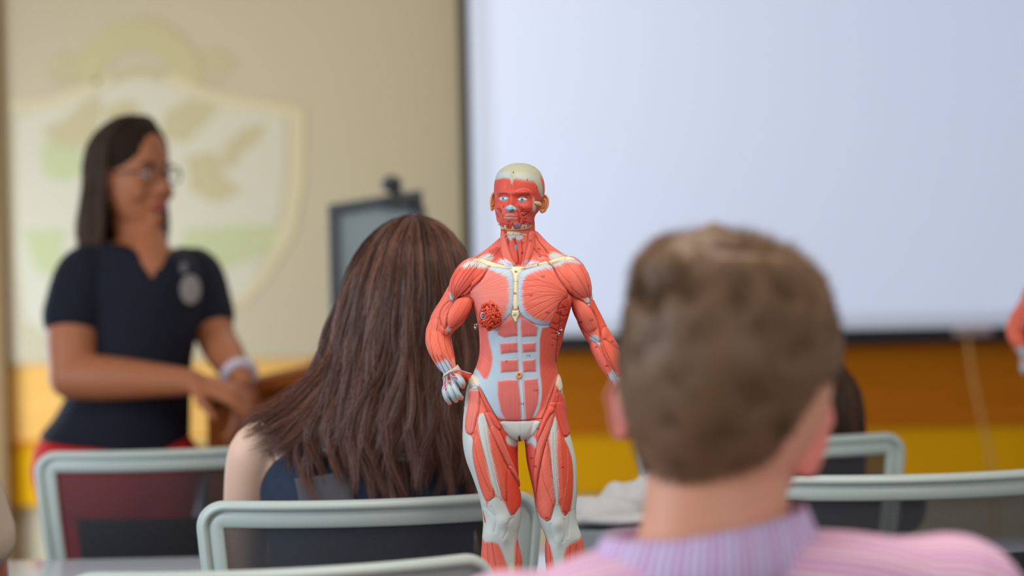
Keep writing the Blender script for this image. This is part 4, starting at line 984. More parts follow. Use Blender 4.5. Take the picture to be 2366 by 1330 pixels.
fig = empty('anatomy_figure', mw=FIG_M)
tag(fig, 'sharp red and white muscle anatomy model standing with one hand on its hip', 'anatomy model')
FVn.parent = fig
dg = bpy.context.evaluated_depsgraph_get(); dg.update()
FB = BVHTree.FromObject(FVn, dg)
def surf(x, y, off=0.0, front=-200.0):
    """point on the figure's skin under that spot, in the figure's units"""
    h = FB.ray_cast(Vector((pt(x, y, front))) * FS, Vector((0, 1, 0)))
    if h[0] is None: return None, None
    return h[0] / FS + h[1] * off, h[1]

def figobj(mb, name, m, parent=fig, smooth=True):
    mb.V = [tuple(Vector(v) * FS) for v in mb.V]; return mb.build(name, m, parent, smooth)

# eyes
M_eye = bpy.data.materials.new('pale_blue_eye_white'); M_eye = mat('eye_white_gloss', (196, 214, 230), 0.2)
M_iris = mat('blue_iris', (84, 140, 186), 0.2); M_pup = mat('dark_pupil', (24, 40, 60), 0.15)
for (ex, ey), (ix, iy) in zip(EX, ((1162.4, 459.8), (1205.8, 463.2))):
    pa, pb = surf(ex - 11.5, ey + 1)[0], surf(ex + 11.5, ey + 1)[0]
    ch_ = pb - pa; an = math.atan2(ch_.y, ch_.x); Rz = Matrix.Rotation(an, 3, 'Z'); cc = (pa + pb) / 2; cc.z = 1000 - ey
    fw = Rz @ Vector((0, -1, 0)); ra = (ch_.length / 2 * 0.92, 4.4, 5.3); cc = cc - fw * 2.0
    e_ = figobj(MB().ell(cc, ra, Rz, 28, 18), 'eye', M_eye)
    def on_eye(x, y, lift):
        u = 0.0; w_ = (1000 - y) - cc.z; k_ = 1.0
        for _ in range(12):
            u = (x - 1200 - cc.x - (ra[1] * k_ + lift) * math.sin(an)) / math.cos(an); k_ = math.sqrt(max(0.05, 1 - (u / ra[0]) ** 2 - (w_ / ra[2]) ** 2))
        return cc + Rz @ Vector((u, -ra[1] * k_ - lift, w_))
    figobj(MB().ell(on_eye(ix, iy, -0.2), (3.5, 0.7, 3.5), Rz), 'iris', M_iris, e_)
    figobj(MB().ell(on_eye(ix, iy, 0.3), (1.5, 0.5, 1.5), Rz), 'pupil', M_pup, e_)
# ears
M_ear = mat('peach_skin_plastic', (222, 156, 104), 0.5, sss=0.1)
def ear(cx, cy, w, h, d, yaw):
    mb = MB(); n = 22; rim = []
    for k in range(n + 1):
        a = R(-60 + 330 * k / n); rr = 1 + 0.12 * math.sin(a); rim.append((w * math.cos(a) * rr * (0.92 if math.sin(a) < -0.3 else 1), 0, h * math.sin(a)))
    mt_ = Matrix.Translation(Vector(pt(cx, cy, d))) @ Matrix.Rotation(R(yaw), 4, 'Z') @ Matrix.Rotation(R(8), 4, 'Y')
    def tf(q): return mt_ @ Vector(q)
    mb.tube([tf(q) for q in rim], [2.4] * len(rim), 10)
    mb.add(*ell_vf((0, 0, 0), (1, 1, 1)))
    V, F = ell_vf((0, 2.2, -1), (w * 0.98, 2.2, h * 0.98), None, 24, 14); k = len(mb.V) - len(ell_vf((0, 0, 0), (1, 1, 1))[0])
    mb.V = mb.V[:k]; mb.F = [f for f in mb.F if max(f) < k]
    mb.add([tf(v) for v in V], F)
    mb.tube([tf(q) for q in ((-w * .2, 0, h * .55), (w * .45, -0.5, h * .35), (w * .35, -0.5, -h * .25), (-w * .3, 0, -h * .5))], [1.6, 1.9, 1.9, 1.8], 10)
    mb.ell(tf((-w * .1, 0.5, -h * .85)), (w * .5, 2.6, h * .25))
    return figobj(mb, 'ear', M_ear)
ear(1256, 470.5, 10.5, 20, 8, -18)
ear(1139.5, 465, 6.5, 20, 10, 30)
# ---- breast gland
gc = surf(1133, 728)[0]; GM = mat('glossy_red_gland', (206, 66, 40), 0.22, spec=0.6); gb = MB()
gx, gz, gy, dp = gc.x, gc.z, gc.y + 4, 19.0
gb.ell((gx, gy, gz), (25, dp - 5, 32), None, 28, 20)
rg = random.Random(5)
def gpt(u, v, lift=0.0):
    r2 = u * u + v * v; k = math.sqrt(max(0.02, 1 - min(r2, .98))); return Vector((gx + u * 25.5, gy - dp * k * 0.86 - lift, gz + v * 33))
seeds = []
for _ in range(6000):
    u, v = rg.uniform(-1, 1), rg.uniform(-1, 1)
    if u * u + v * v > 0.98: continue
    if all(((u - a) * 25) ** 2 + ((v - c) * 33) ** 2 > 6.0 ** 2 for a, c, _ in seeds): seeds.append((u, v, rg.uniform(0, 6.28)))
used = []
for (u, v, th) in seeds:
    if (u + 0.68) ** 2 + (v * 1.3 + 0.03) ** 2 < 0.09: continue
    path = []; cu = rg.uniform(-.35, .35); t = th
    for s_ in range(rg.choice((2, 3, 3, 4))):
        if u * u + v * v > 0.97: break
        path.append(gpt(u, v, 1.0)); t += cu + rg.uniform(-.5, .5); u += math.cos(t) * 3.9 / 25; v += math.sin(t) * 3.9 / 33
    if len(path) >= 2: gb.tube(path, [rg.uniform(3.3, 4.1)] * len(path), 10)
gl = figobj(gb, 'breast_gland', GM)
nr = gpt(-0.62, -0.03, 3.0); nb = MB()
ring = [nr + Vector((5.0 * math.cos(a), 1.5 * math.cos(a) - 0.5, 6.0 * math.sin(a))) for a in [2 * math.pi * k / 16 for k in range(17)]]
nb.tube(ring, [1.9] * 17, 10); nb.ell(nr + Vector((-1.2, 0, 0)), (2.6, 3.0, 3.0))
figobj(nb, 'nipple', mat('lilac_grey_plastic', (176, 140, 168), 0.25), gl)
nb_ = MB().ell(nr + Vector((0, 1.8, 0)), (4.6, 1.6, 5.4)); figobj(nb_, 'areola', mat('dark_plum_plastic', (60, 24, 44), 0.3), gl)
# navel
nv = surf(1199.6, 864.6)[0]; q = MB()
q.tube([nv + Vector((4.6 * math.cos(a), -1.0, 5.4 * math.sin(a))) for a in [2 * math.pi * k / 18 for k in range(19)]], [2.7] * 19, 10); q.ell(nv + Vector((0, 0.6, 0)), (4.2, 1.2, 5.0))
figobj(q, 'navel', mat('peach_orange_plastic', (228, 148, 96), 0.4))
# latches
M_chr = mat('chrome', (206, 206, 204), 0.18, metal=1.0)
for (x, y, s_, dpt) in ((1101, 753, -1, -12), (1292, 766, 1, -44)):
    h = surf(x if s_ > 0 else 1108, y)[0]; yy = h.y if s_ > 0 else -14
    q = MB(); c = Vector((x - 1200, yy - 3, 1000 - y))
    q.ell(c + Vector((-1.5, 0, -4)), (3.0, 3.0, 3.4)).ell(c + Vector((5 if s_ > 0 else 1, 1, 4)), (2.6, 2.4, 3.0)).tube([c + Vector((-4, 1, 4)), c + Vector((5, 0, 4))], [1.4, 1.4], 8)
    q.tube([c + Vector((-4, 1, 4)), c + Vector((-4, 0, -4)), c + Vector((-2, 0, -8))], [1.2, 1.2, 1.2], 8)
    if s_ < 0: q.tube([c, c + Vector((8, 4, 0))], [1.3, 1.3], 8)
    figobj(q, 'latch', M_chr)
# wrist strap and its cords
M_strap = mat('ivory_strap', (226, 214, 200), 0.5); q = MB()
def s5(x, y, lift=1.2):
    X, Y = 1000 + x / 9.5, 820 + y / 9.5; h = surf(X, Y, lift)[0]
    return h if h is not None else Vector(pt(X, Y, -10))
V = []; F = []
st_ = [((215, 545), (205, 490)), ((262, 470), (250, 425)), ((320, 420), (300, 375)), ((380, 385), (365, 330)), ((450, 365), (440, 290)), ((540, 350), (500, 240)), ((600, 340), (545, 205)), ((640, 325), (590, 260))]
st_ = crsample([a + c for a, c in st_], 30)
for r_ in st_: V += [s5(r_[0], r_[1], 1.0), s5(r_[0], r_[1], 2.2), s5(r_[2], r_[3], 2.2), s5(r_[2], r_[3], 1.0)]
for i in range(29):
    for j in range(4): F.append((i * 4 + j, (i + 1) * 4 + j, (i + 1) * 4 + (j + 1) % 4, i * 4 + (j + 1) % 4))
F += [(3, 2, 1, 0), (116, 117, 118, 119)]
q.add(V, F); figobj(q, 'wrist_strap', M_strap)
q = MB()
for a in ([(280, 500), (250, 620), (235, 720)], [(320, 440), (320, 560), (310, 700)], [(390, 390), (410, 500), (450, 620)], [(450, 370), (500, 420), (600, 470)], [(240, 690), (300, 620)], [(330, 575), (400, 555)], [(430, 465), (530, 445)]):
    q.tube([s5(x, y, 0.6) for x, y in a], [0.8] * len(a), 8)
q.tube([s5(600, 340, 1), Vector(pt(1000 + 720 / 9.5, 820 + 362 / 9.5, -22)), Vector(pt(1000 + 850 / 9.5, 820 + 392 / 9.5, -44))], [1.0] * 3, 8)
figobj(q, 'tendon_cords', mat('pale_tendon_plastic', (216, 206, 214), 0.4))
# printed numbers
nums = [('4', 1186, 401), ('5', 1218, 418), ('7', 1240, 435), ('10', 1219, 451), ('1', 1186, 541.5), ('31', 1208, 562), ('23', 1224.5, 556.5), ('27', 1206, 585), ('26', 1245, 575), ('24', 1247, 593),
        ('91', 1244, 612), ('88', 1192, 628), ('102', 1253, 639), ('86', 1190, 677.5), ('101', 1226, 682), ('87', 1190, 726.5), ('100', 1263, 721), ('9', 1288, 721), ('115', 1220, 820), ('12', 1170, 833),
        ('114', 1236, 899), ('113', 1205, 930), ('38', 1341, 743), ('37', 1365, 739), ('3', 1359, 660), ('45', 1376.5, 801), ('44', 1401, 844), ('43', 1393, 855), ('42', 1414, 788), ('52', 1243, 987), ('61', 1229, 1055), ('62', 1237, 1073.5), ('64', 1298, 1074.5),
        ('65', 1304, 1176.5), ('66', 1263, 1191), ('58', 1312, 985), ('8', 1209, 518), ('6', 1224, 518), ('2', 1211, 525), ('6', 1275, 795)]
q = MB()
for s_, x, y in nums:
    sz = 6.6; V, F = text_mesh(s_, sz); out = []; ok = True
    for v in V:
        h, _n = surf(x + v[0] * 1.05, y - v[1], 0.7)
        if h is None: ok = False; break
        out.append(h)
    if ok: q.add(out, F)
bm = bmesh.new(); bm.from_mesh(FVn.data); nf = len(bm.faces)
tm = bpy.data.meshes.new('t'); tm.from_pydata([tuple(Vector(v) * FS) for v in q.V], [], q.F); tm.update(); bm.from_mesh(tm)
bm.faces.ensure_lookup_table()
for f in bm.faces[nf:]: f.material_index = 1; f.smooth = True
bm.to_mesh(FVn.data); bm.free(); bpy.data.meshes.remove(tm)
FVn.data.materials.append(mat('black_print_ink', (72, 40, 42), 0.6))

# the same kind of figure further back, cut by the right edge of the picture
FD2 = 5.1
f2 = copy_tree(fig)
f2.matrix_world = Matrix.Translation(W(2327 + 217 * FD / FD2, 782 + 195 * FD / FD2, FD2)) @ ROT.to_4x4() @ Matrix.Rotation(R(-90), 4, 'X')
tag(f2, 'second red muscle anatomy model far behind, only its bent elbow showing at the right edge', 'anatomy model')
z2 = (f2.matrix_world @ (Vector(pt(1215, 1653, 0)) * FS))
st2_ = empty('low_stand_table', (z2.x, z2.y, 0)); tag(st2_, 'stand under the second muscle anatomy model at the right edge', 'stand')
MB().box((0, 0, z2.z - 0.020), (0.30, 0.30, 0.024), 0.006).build('stand_top', M_top, st2_)
for sx in (-1, 1):
    for sy in (-1, 1): MB().tube([(sx * 0.12, sy * 0.12, 0.012), (sx * 0.12, sy * 0.12, z2.z - 0.02)], 0.012, 10).build('leg', M_metal, st2_)
# ------------------------------------------------------------------ people
def skin(name, col, rough=0.5): return mat(name, col, rough, sss=0.15, spec=0.4, noise_amt=0.04, noise_scale=30)
def npV(v): return np.array(v, float)
def at(px, py, D, dep=0.0): return W(px, py, D) + Vector((0, dep, 0))
def ploft(rows, D, root, seg=40, n=None):
    """rows: photo y, left x, right x, near, far (metres towards / away from the camera), exponent"""
    V, F = loft_vf([(1000 - r[0], r[1], r[2], -r[3], r[4]) + tuple(r[5:6] or (2.1,)) for r in rows], seg, n)
    return [at(v[0], 1000 - v[2], D, v[1]) - root for v in V], F
def ptube(pts, rad, D, root, seg=16, flat=1.0):
    return tube_vf([at(p[0], p[1], D, p[2]) - root for p in pts], rad, seg, flat, up=(0, 1, 0))
def hand(w, d, back, L=0.18, curl=0.5, side=1):
    """palm, four fingers of unequal length, thumb from the side of the palm"""
    w, d, back = Vector(w), Vector(d).normalized(), Vector(back).normalized(); s_ = d.cross(back).normalized() * side; k = L / 0.18
    out = [tube_vf([w - d * 0.01, w + d * 0.035 * k, w + d * 0.085 * k], [0.026 * k, 0.037 * k, 0.036 * k], 14, 0.5, up=tuple(back))]
    for o_, l1, r_ in ((-0.029, 0.066, 0.0085), (-0.010, 0.082, 0.0095), (0.010, 0.088, 0.0098), (0.030, 0.080, 0.0095)):
        a = w + d * 0.082 * k + s_ * o_ * k; p = [a]; dr = d + s_ * (o_ * 2.0)
        for j, f in enumerate((0.42, 0.33, 0.25)):
            ang = curl * (0.5 + 0.8 * j); v = dr * math.cos(ang) - back * math.sin(ang); p.append(p[-1] + v.normalized() * l1 * k * f)
        out.append(tube_vf(p, [r_ * k * q for q in (1.08, 1.0, .93, .8)], 10))
    a = w + d * 0.02 * k + s_ * 0.026 * k
    out.append(tube_vf([a, a + (d * 0.6 + s_ * 0.8 - back * .2) * 0.035 * k, a + (d * 1.0 + s_ * 0.75 - back * .45) * 0.062 * k], [0.014 * k, 0.0115 * k, 0.009 * k], 10))
    return out
def seat_legs(w=0.10, z=0.53, r=0.082):
    out = []
    for s_ in (-1, 1):
        out.append(tube_vf([(s_ * w, 0.02, z), (s_ * (w + .01), 0.25, z), (s_ * (w + .02), 0.46, z - .005)], [r, r * .9, r * .7], 18))
        out.append(tube_vf([(s_ * (w + .02), 0.47, z - .005), (s_ * (w + .02), 0.46, 0.33), (s_ * (w + .02), 0.48, 0.09)], [r * .68, r * .66, r * .42], 18))
    return out
def seat_feet(w=0.10):
    out = []
    for s_ in (-1, 1): out.append(tube_vf([(s_ * (w + .02), 0.46, 0.042), (s_ * (w + .025), 0.58, 0.038), (s_ * (w + .03), 0.69, 0.032)], [0.040, 0.044, 0.030], 16, 0.85, up=(0, 0, 1)))
    return out
def arm_parts(sw, zs, elbow_out=0.03, ra=0.046, x0=0.0, zt=0.79, reach=0.34):
    out = []
    for s_ in (-1, 1):
        S = Vector((x0 + s_ * sw, 0.02, zs)); E = Vector((x0 + s_ * (sw + elbow_out), 0.10, max(zt - 0.02, zs - 0.30))); Wr = Vector((x0 + s_ * (sw - 0.08), reach, zt + 0.005))
        out.append(tube_vf([S, S.lerp(E, .5) + Vector((s_ * .006, -.005, 0)), E], [ra * 1.12, ra, ra * .82], 18))
        out.append(tube_vf([E, E.lerp(Wr, .4), Wr], [ra * .82, ra * .8, ra * .52], 18))
        out += hand(Wr, (-s_ * .3, 1, 0), (0, 0, 1), 0.165, 0.25, -s_)
    return out
def body(parts, voxel, name, m, root, smooth=6):
    V, Q = fuse(parts, voxel, smooth, 0.5); return mesh_np(name, V, Q, m, root)

# ---- the boy in the foreground, seen from behind ------------------------------------------------
BD = 2.25; bs = BD / FPX
b0 = W(1690, 1230, BD); boy_root = Vector((b0.x, b0.y + 0.02, 0.0))
boy = empty('person', boy_root)
tag(boy, 'boy with short brown hair seen from behind, in a pink striped polo shirt', 'person')
M_bskin = skin('fair_skin_boy', (228, 164, 134))
BR = boy_root
head_rows = [(574, 1610, 1700, .02, .02), (586, 1556, 1760, .05, .06), (612, 1504, 1822, .075, .085), (655, 1482, 1876, .092, .105), (720, 1462, 1915, .102, .115), (790, 1444, 1930, .106, .12), (860, 1441, 1930, .104, .12), (930, 1450, 1918, .096, .118),
             (990, 1466, 1900, .084, .112), (1040, 1482, 1870, .070, .10), (1080, 1496, 1840, .058, .09), (1110, 1510, 1820, .05, .07)]
bp_ = [ploft(head_rows, BD, BR, 44),
       ploft([(1020, 1500, 1830, .055, .07), (1100, 1494, 1822, .052, .062), (1160, 1488, 1822, .054, .06), (1220, 1478, 1838, .058, .06), (1290, 1450, 1870, .066, .06)], BD, BR, 36),
       ploft([(880, 1560, 1900, -.02, .15), (960, 1560, 1912, -.02, .165), (1040, 1570, 1898, -.015, .16), (1100, 1600, 1868, -.01, .145), (1150, 1640, 1835, -.01, .12), (1180, 1680, 1800, 0, .09)], BD, BR, 36)]
bp_.append(ptube([(1700, 980, .155), (1706, 1010, .17), (1706, 1040, .165)], [.012, .016, .012], BD, BR))
sh_l, sh_r = at(1160, 1470, BD) - BR, at(2225, 1385, BD) - BR
torso = [(1250, 1500, 1880, .055, .06), (1290, 1330, 2080, .07, .07), (1340, 1225, 2190, .08, .08), (1420, 1190, 2200, .09, .09), (1600, 1230, 2160, .105, .1), (2000, 1290, 2110, .10, .1), (2500, 1300, 2100, .10, .11), (2780, 1290, 2110, .11, .13)]
bp_.append(ploft(torso, BD, BR, 40)); bp_ += seat_legs(); 
for s_, S in ((-1, sh_l), (1, sh_r)):
    E = Vector((S.x + s_ * .02, .12, .76)); Wr = Vector((s_ * .14, .36, .80))
    bp_.append(tube_vf([S, S.lerp(E, .5), E], [.052, .046, .037], 18)); bp_.append(tube_vf([E, E.lerp(Wr, .4), Wr], [.038, .037, .025], 18)); bp_ += hand(Wr, (-s_ * .3, 1, 0), (0, 0, 1), .17, .25, -s_)
bp_ += seat_feet()
bbody = body(bp_, .0042, 'body', M_bskin, boy, 8)
# ears, seen from behind
def person_ear(px, py, dep, w, h, D, RT, yaw, m, parent, lean=6):
    c = at(px, py, D, dep) - RT; mt_ = Matrix.Translation(c) @ Matrix.Rotation(R(yaw), 4, 'Z') @ Matrix.Rotation(R(lean), 4, 'Y'); mb = MB()
    rim = [(w * math.cos(a) * (1.05 if math.sin(a) > 0 else .75), 0, h * math.sin(a)) for a in [R(-90 + 300 * k / 20) for k in range(21)]]
    mb.tube([mt_ @ Vector(q) for q in rim], [h * .10] * 21, 10)
    V, F = ell_vf((0, -h * .08, 0), (w * .92, h * .13, h * .92), None, 22, 14); mb.add([mt_ @ Vector(v) for v in V], F)
    V, F = ell_vf((-w * .2, 0, -h * .85), (w * .45, h * .12, h * .22), None, 14, 10); mb.add([mt_ @ Vector(v) for v in V], F)
    return mb.build('ear', m, parent)
M_pear = skin('pink_ear_skin', (232, 140, 124))
person_ear(1880, 998, .024, .024, .040, BD, BR, 38, M_pear, boy, 8)
person_ear(1440, 948, .045, .016, .027, BD, BR, 140, M_pear, boy, -4)

# hair: a cap that follows the skull plus short strands
dg = bpy.context.evaluated_depsgraph_get(); dg.update()
def px_of(co, RT):
    """photo coordinates of points given in the person's own frame"""
    A_ = (co + np.array(RT)) - np.array(CLOC); Rm = np.array(ROT); q = A_ @ Rm
    return 1183 + q[:, 0] / -q[:, 2] * FPX, 665 - q[:, 1] / -q[:, 2] * FPX
co, nn = get_co(bbody), get_normals(bbody)
px, py = px_of(co, BR)
def hairline(px):   # lowest hair on the back of the head
    return np.interp(px, [1400, 1440, 1470, 1530, 1600, 1700, 1780, 1830, 1870, 1900, 1960], [930, 985, 1050, 1098, 1102, 1088, 1050, 985, 910, 870, 850])
near = co[:, 1] < 0.10
hm_ = (py < hairline(px)) & (co[:, 2] > 1.0) & ((co[:, 1] < 0.075) | (py < 640))
mk_ = hm_
idx = np.nonzero(mk_)[0]
# cap
fc = np.array([list(p.vertices) for p in bbody.data.polygons]); keep = mk_[fc].all(axis=1); fq = fc[keep]; un, inv = np.unique(fq, return_inverse=True)
cz = np.array([noise.noise(Vector(c) * 38) for c in co[un]])
cap_th = .006 + .003 * cz + .010 * np.clip((760 - py[un]) / 160, 0, 1) * np.clip(cz * 1.2 + .6, 0, 1.4)
_t = np.clip((660 - py[un]) / 70, 0, 1); cap_th += .0045 * np.exp(-((px[un] - 1640) / 62) ** 2) * _t + .0035 * np.exp(-((px[un] - 1512) / 45) ** 2) * _t
M_bh = hair_mat('light_brown_hair', (80, 58, 42), (146, 108, 72), .55)
capo = mesh_np('hair_cap', co[un] + nn[un] * cap_th[:, None], inv.reshape(fq.shape), M_bh, boy)
sel = RNG.choice(len(un), 16000, p=None); base = co[un][sel] + nn[un][sel] * .002; nrm = nn[un][sel]
crown = np.array(at(1665, 640, BD, -.06) - BR)
away = base - crown; away -= nrm * (away * nrm).sum(1)[:, None]; away /= np.linalg.norm(away, axis=1)[:, None] + 1e-6
down = np.array([0, 0, -1.0]) - nrm * (-nrm[:, 2:3]); 
t_ = np.clip((py[un][sel] - 560) / 220, 0, 1)[:, None]
lat = np.cross(nrm, away)
d_ = away * (.35 + .5 * t_) + down * (.9 * t_) + lat * (.35 * (1 - t_)) + RNG.normal(0, .22, base.shape)
Ln = (.011 + .013 * (1 - t_[:, 0]) ** 1.2) * RNG.uniform(.6, 1.15, len(sel))
tuft = np.array([noise.noise(Vector(c) * 30 + Vector((9, 0, 0))) for c in base])[:, None]
lift = .25 + .75 * (1 - t_) * np.clip(.6 + 1.6 * tuft, 0.1, 1.6)
K = 6; P = np.zeros((len(sel), K, 3)); v = nrm * lift + d_ * .6; v /= np.linalg.norm(v, axis=1)[:, None]; P[:, 0] = base + nrm * .002
v[:, 0] += -.25 * (1 - t_[:, 0])
for k in range(1, K):
    v = v + d_ * .18 - nrm * .05; v /= np.linalg.norm(v, axis=1)[:, None]; P[:, k] = P[:, k - 1] + v * (Ln / (K - 1))[:, None]
hv = np.clip(.42 + .16 * tuft[:, 0] + .25 * (1 - t_[:, 0]) + RNG.normal(0, .2, len(sel)), 0, 1)
strands('hair', P, np.full(len(sel), .00042), M_bh, boy, hv)
set_attr(capo, 'hv', np.clip(.4 + cz * .08, 0, 1)); set_attr(capo, 'ht', np.zeros(len(un)))

# striped shirt
def stripe_mat(name, c0, c1, c2, freq, base_attr='u'):
    m = bpy.data.materials.new(name); m.use_nodes = True; nt = m.node_tree; b = nt.nodes['Principled BSDF']
    a = nt.nodes.new('ShaderNodeAttribute'); a.attribute_name = base_attr
    n = nt.nodes.new('ShaderNodeMath'); n.operation = 'MULTIPLY'; n.inputs[1].default_value = freq * 2 * math.pi; nt.links.new(a.outputs['Fac'], n.inputs[0])
    s_ = nt.nodes.new('ShaderNodeMath'); s_.operation = 'SINE'; nt.links.new(n.outputs[0], s_.inputs[0])
    mr = nt.nodes.new('ShaderNodeMapRange'); mr.inputs[1].default_value = -.5; mr.inputs[2].default_value = .5; nt.links.new(s_.outputs[0], mr.inputs[0])
    mx = nt.nodes.new('ShaderNodeMix'); mx.data_type = 'RGBA'; mx.inputs[6].default_value = (*lin(c0), 1); mx.inputs[7].default_value = (*lin(c1), 1); nt.links.new(mr.outputs[0], mx.inputs[0])
    n3 = nt.nodes.new('ShaderNodeMath'); n3.operation = 'MULTIPLY'; n3.inputs[1].default_value = freq * 2 * math.pi / 4; nt.links.new(a.outputs['Fac'], n3.inputs[0])
    s3 = nt.nodes.new('ShaderNodeMath'); s3.operation = 'SINE'; nt.links.new(n3.outputs[0], s3.inputs[0])
    mr3 = nt.nodes.new('ShaderNodeMapRange'); mr3.inputs[1].default_value = -.3; mr3.inputs[2].default_value = .9; mr3.inputs[4].default_value = .45; nt.links.new(s3.outputs[0], mr3.inputs[0])
    mx3 = nt.nodes.new('ShaderNodeMix'); mx3.data_type = 'RGBA'; mx3.inputs[7].default_value = (*lin(c2), 1); nt.links.new(mr3.outputs[0], mx3.inputs[0]); nt.links.new(mx.outputs[2], mx3.inputs[6])
    nt.links.new(mx3.outputs[2], b.inputs['Base Color']); b.inputs['Roughness'].default_value = .9
    return m
M_shirt = stripe_mat('pink_striped_cotton', (214, 128, 164), (238, 220, 240), (206, 146, 200), 88)
M_collar = stripe_mat('lavender_striped_rib', (170, 130, 200), (236, 222, 242), (204, 150, 204), 160)
sp_ = [ploft([(1236, 1700, 2020, .055, .055), (1248, 1560, 2110, .068, .066), (1270, 1400, 2170, .078, .074, 2.2), (1300, 1300, 2200, .086, .084, 2.3), (1345, 1205, 2222, .094, .092, 2.4), (1420, 1165, 2230, .104, .10, 2.4), (1600, 1200, 2190, .118, .112, 2.3), (2000, 1262, 2140, .114, .112), (2450, 1270, 2132, .114, .124), (2700, 1262, 2140, .122, .14)], BD, BR, 60)]
for s_, S in ((-1, sh_l), (1, sh_r)):
    E = Vector((S.x + s_ * .035, .06, .86)); sp_.append(tube_vf([S + Vector((-s_ * .05, 0, .012)), S + Vector((-s_ * .005, 0, 0.0)), S.lerp(E, .5), E], [.050, .062, .064, .066], 22))
sV, sQ = fuse(sp_, .005, 10, .5)
sV = sV + 0.0
for i in range(len(sV)):
    c = sV[i]; sV[i, 1] += .0022 * noise.noise(Vector((c[0] * 9, c[1] * 9, c[2] * 22))); sV[i, 2] += .0018 * noise.noise(Vector((c[0] * 12 + 4, c[1] * 9, c[2] * 26)))
shirt = mesh_np('polo_shirt', sV, sQ, M_shirt, boy)
cs_ = get_co(shirt); set_attr(shirt, 'u', cs_[:, 1] * .9 + cs_[:, 2] * 1.0 + np.abs(cs_[:, 0]) * .10)
# collar: folded band round the neck
V = []; F = []; U = []; nA, prof = 72, None
for i in range(nA):
    a = 2 * math.pi * i / nA; cx, sx_ = math.cos(a), math.sin(a)     # a = 270 deg is the nape (towards the camera)
    rx = (195 if cx > 0 else 205 + 60 * max(0, -cx) ** 2); ry = .088
    ytop = 1202 - (cx * rx) * .20 + (22 if cx < -0.6 else 0) * (-(cx) - .6) * -1 * 2
    drop = 118
    pr = [(0.96, ytop + 60, -.0), (0.985, ytop + 8, 0), (1.0, ytop, 0), (1.03, ytop + 6, 0), (1.12, ytop + 50, 0), (1.20, ytop + drop, 0), (1.185, ytop + drop + 3, 0), (1.10, ytop + 62, 0)]
    for (k_, yy, _z) in pr:
        p = at(1664 + rx * cx * k_, yy, BD, 0.0) - BR; V.append((p.x, p.y + ry * sx_ * (k_ if k_ < 1.05 else k_ * 1.0), p.z)); U.append(a * .078)
m_ = 8
for i in range(nA):
    for j in range(m_): F.append((i * m_ + j, ((i + 1) % nA) * m_ + j, ((i + 1) % nA) * m_ + (j + 1) % m_, i * m_ + (j + 1) % m_))
collar = mesh_from('collar', V, F, M_collar, boy); set_attr(collar, 'u', U)
trs = body([tube_vf([(q[0], q[1], q[2]) for q in p], r, 20) for p, r in (([(-.10, .0, .53), (-.11, .25, .53), (-.12, .47, .525)], [.10, .088, .068]), ([(.10, .0, .53), (.11, .25, .53), (.12, .47, .525)], [.10, .088, .068]),
     ([(-.12, .47, .52), (-.12, .47, .3), (-.12, .48, .12)], [.068, .066, .058]), ([(.12, .47, .52), (.12, .47, .3), (.12, .48, .12)], [.068, .066, .058]), ([(-.06, .0, .56), (.06, .0, .56)], [.12, .12]))], .008, 'trousers', mat('navy_trousers', (40, 46, 66), .9), boy)
def shoes(root, m, w=.10):
    for s_ in (-1, 1):
        MB().tube([(s_ * (w + .02), .44, .05), (s_ * (w + .025), .58, .045), (s_ * (w + .03), .70, .036)], [.046, .05, .036], 16, .9).build('shoe', m, root)
shoes(boy, mat('dark_shoe_leather', (44, 38, 36), .5))
chair_boy = copy_tree(chair0); chair_boy.location = (boy_root.x, boy_root.y - .20, 0); chair_boy.rotation_euler = (0, 0, 0)
tag(chair_boy, 'office chair that the boy in the pink striped polo shirt sits on', 'chair', 'grey framed mesh back office chairs')

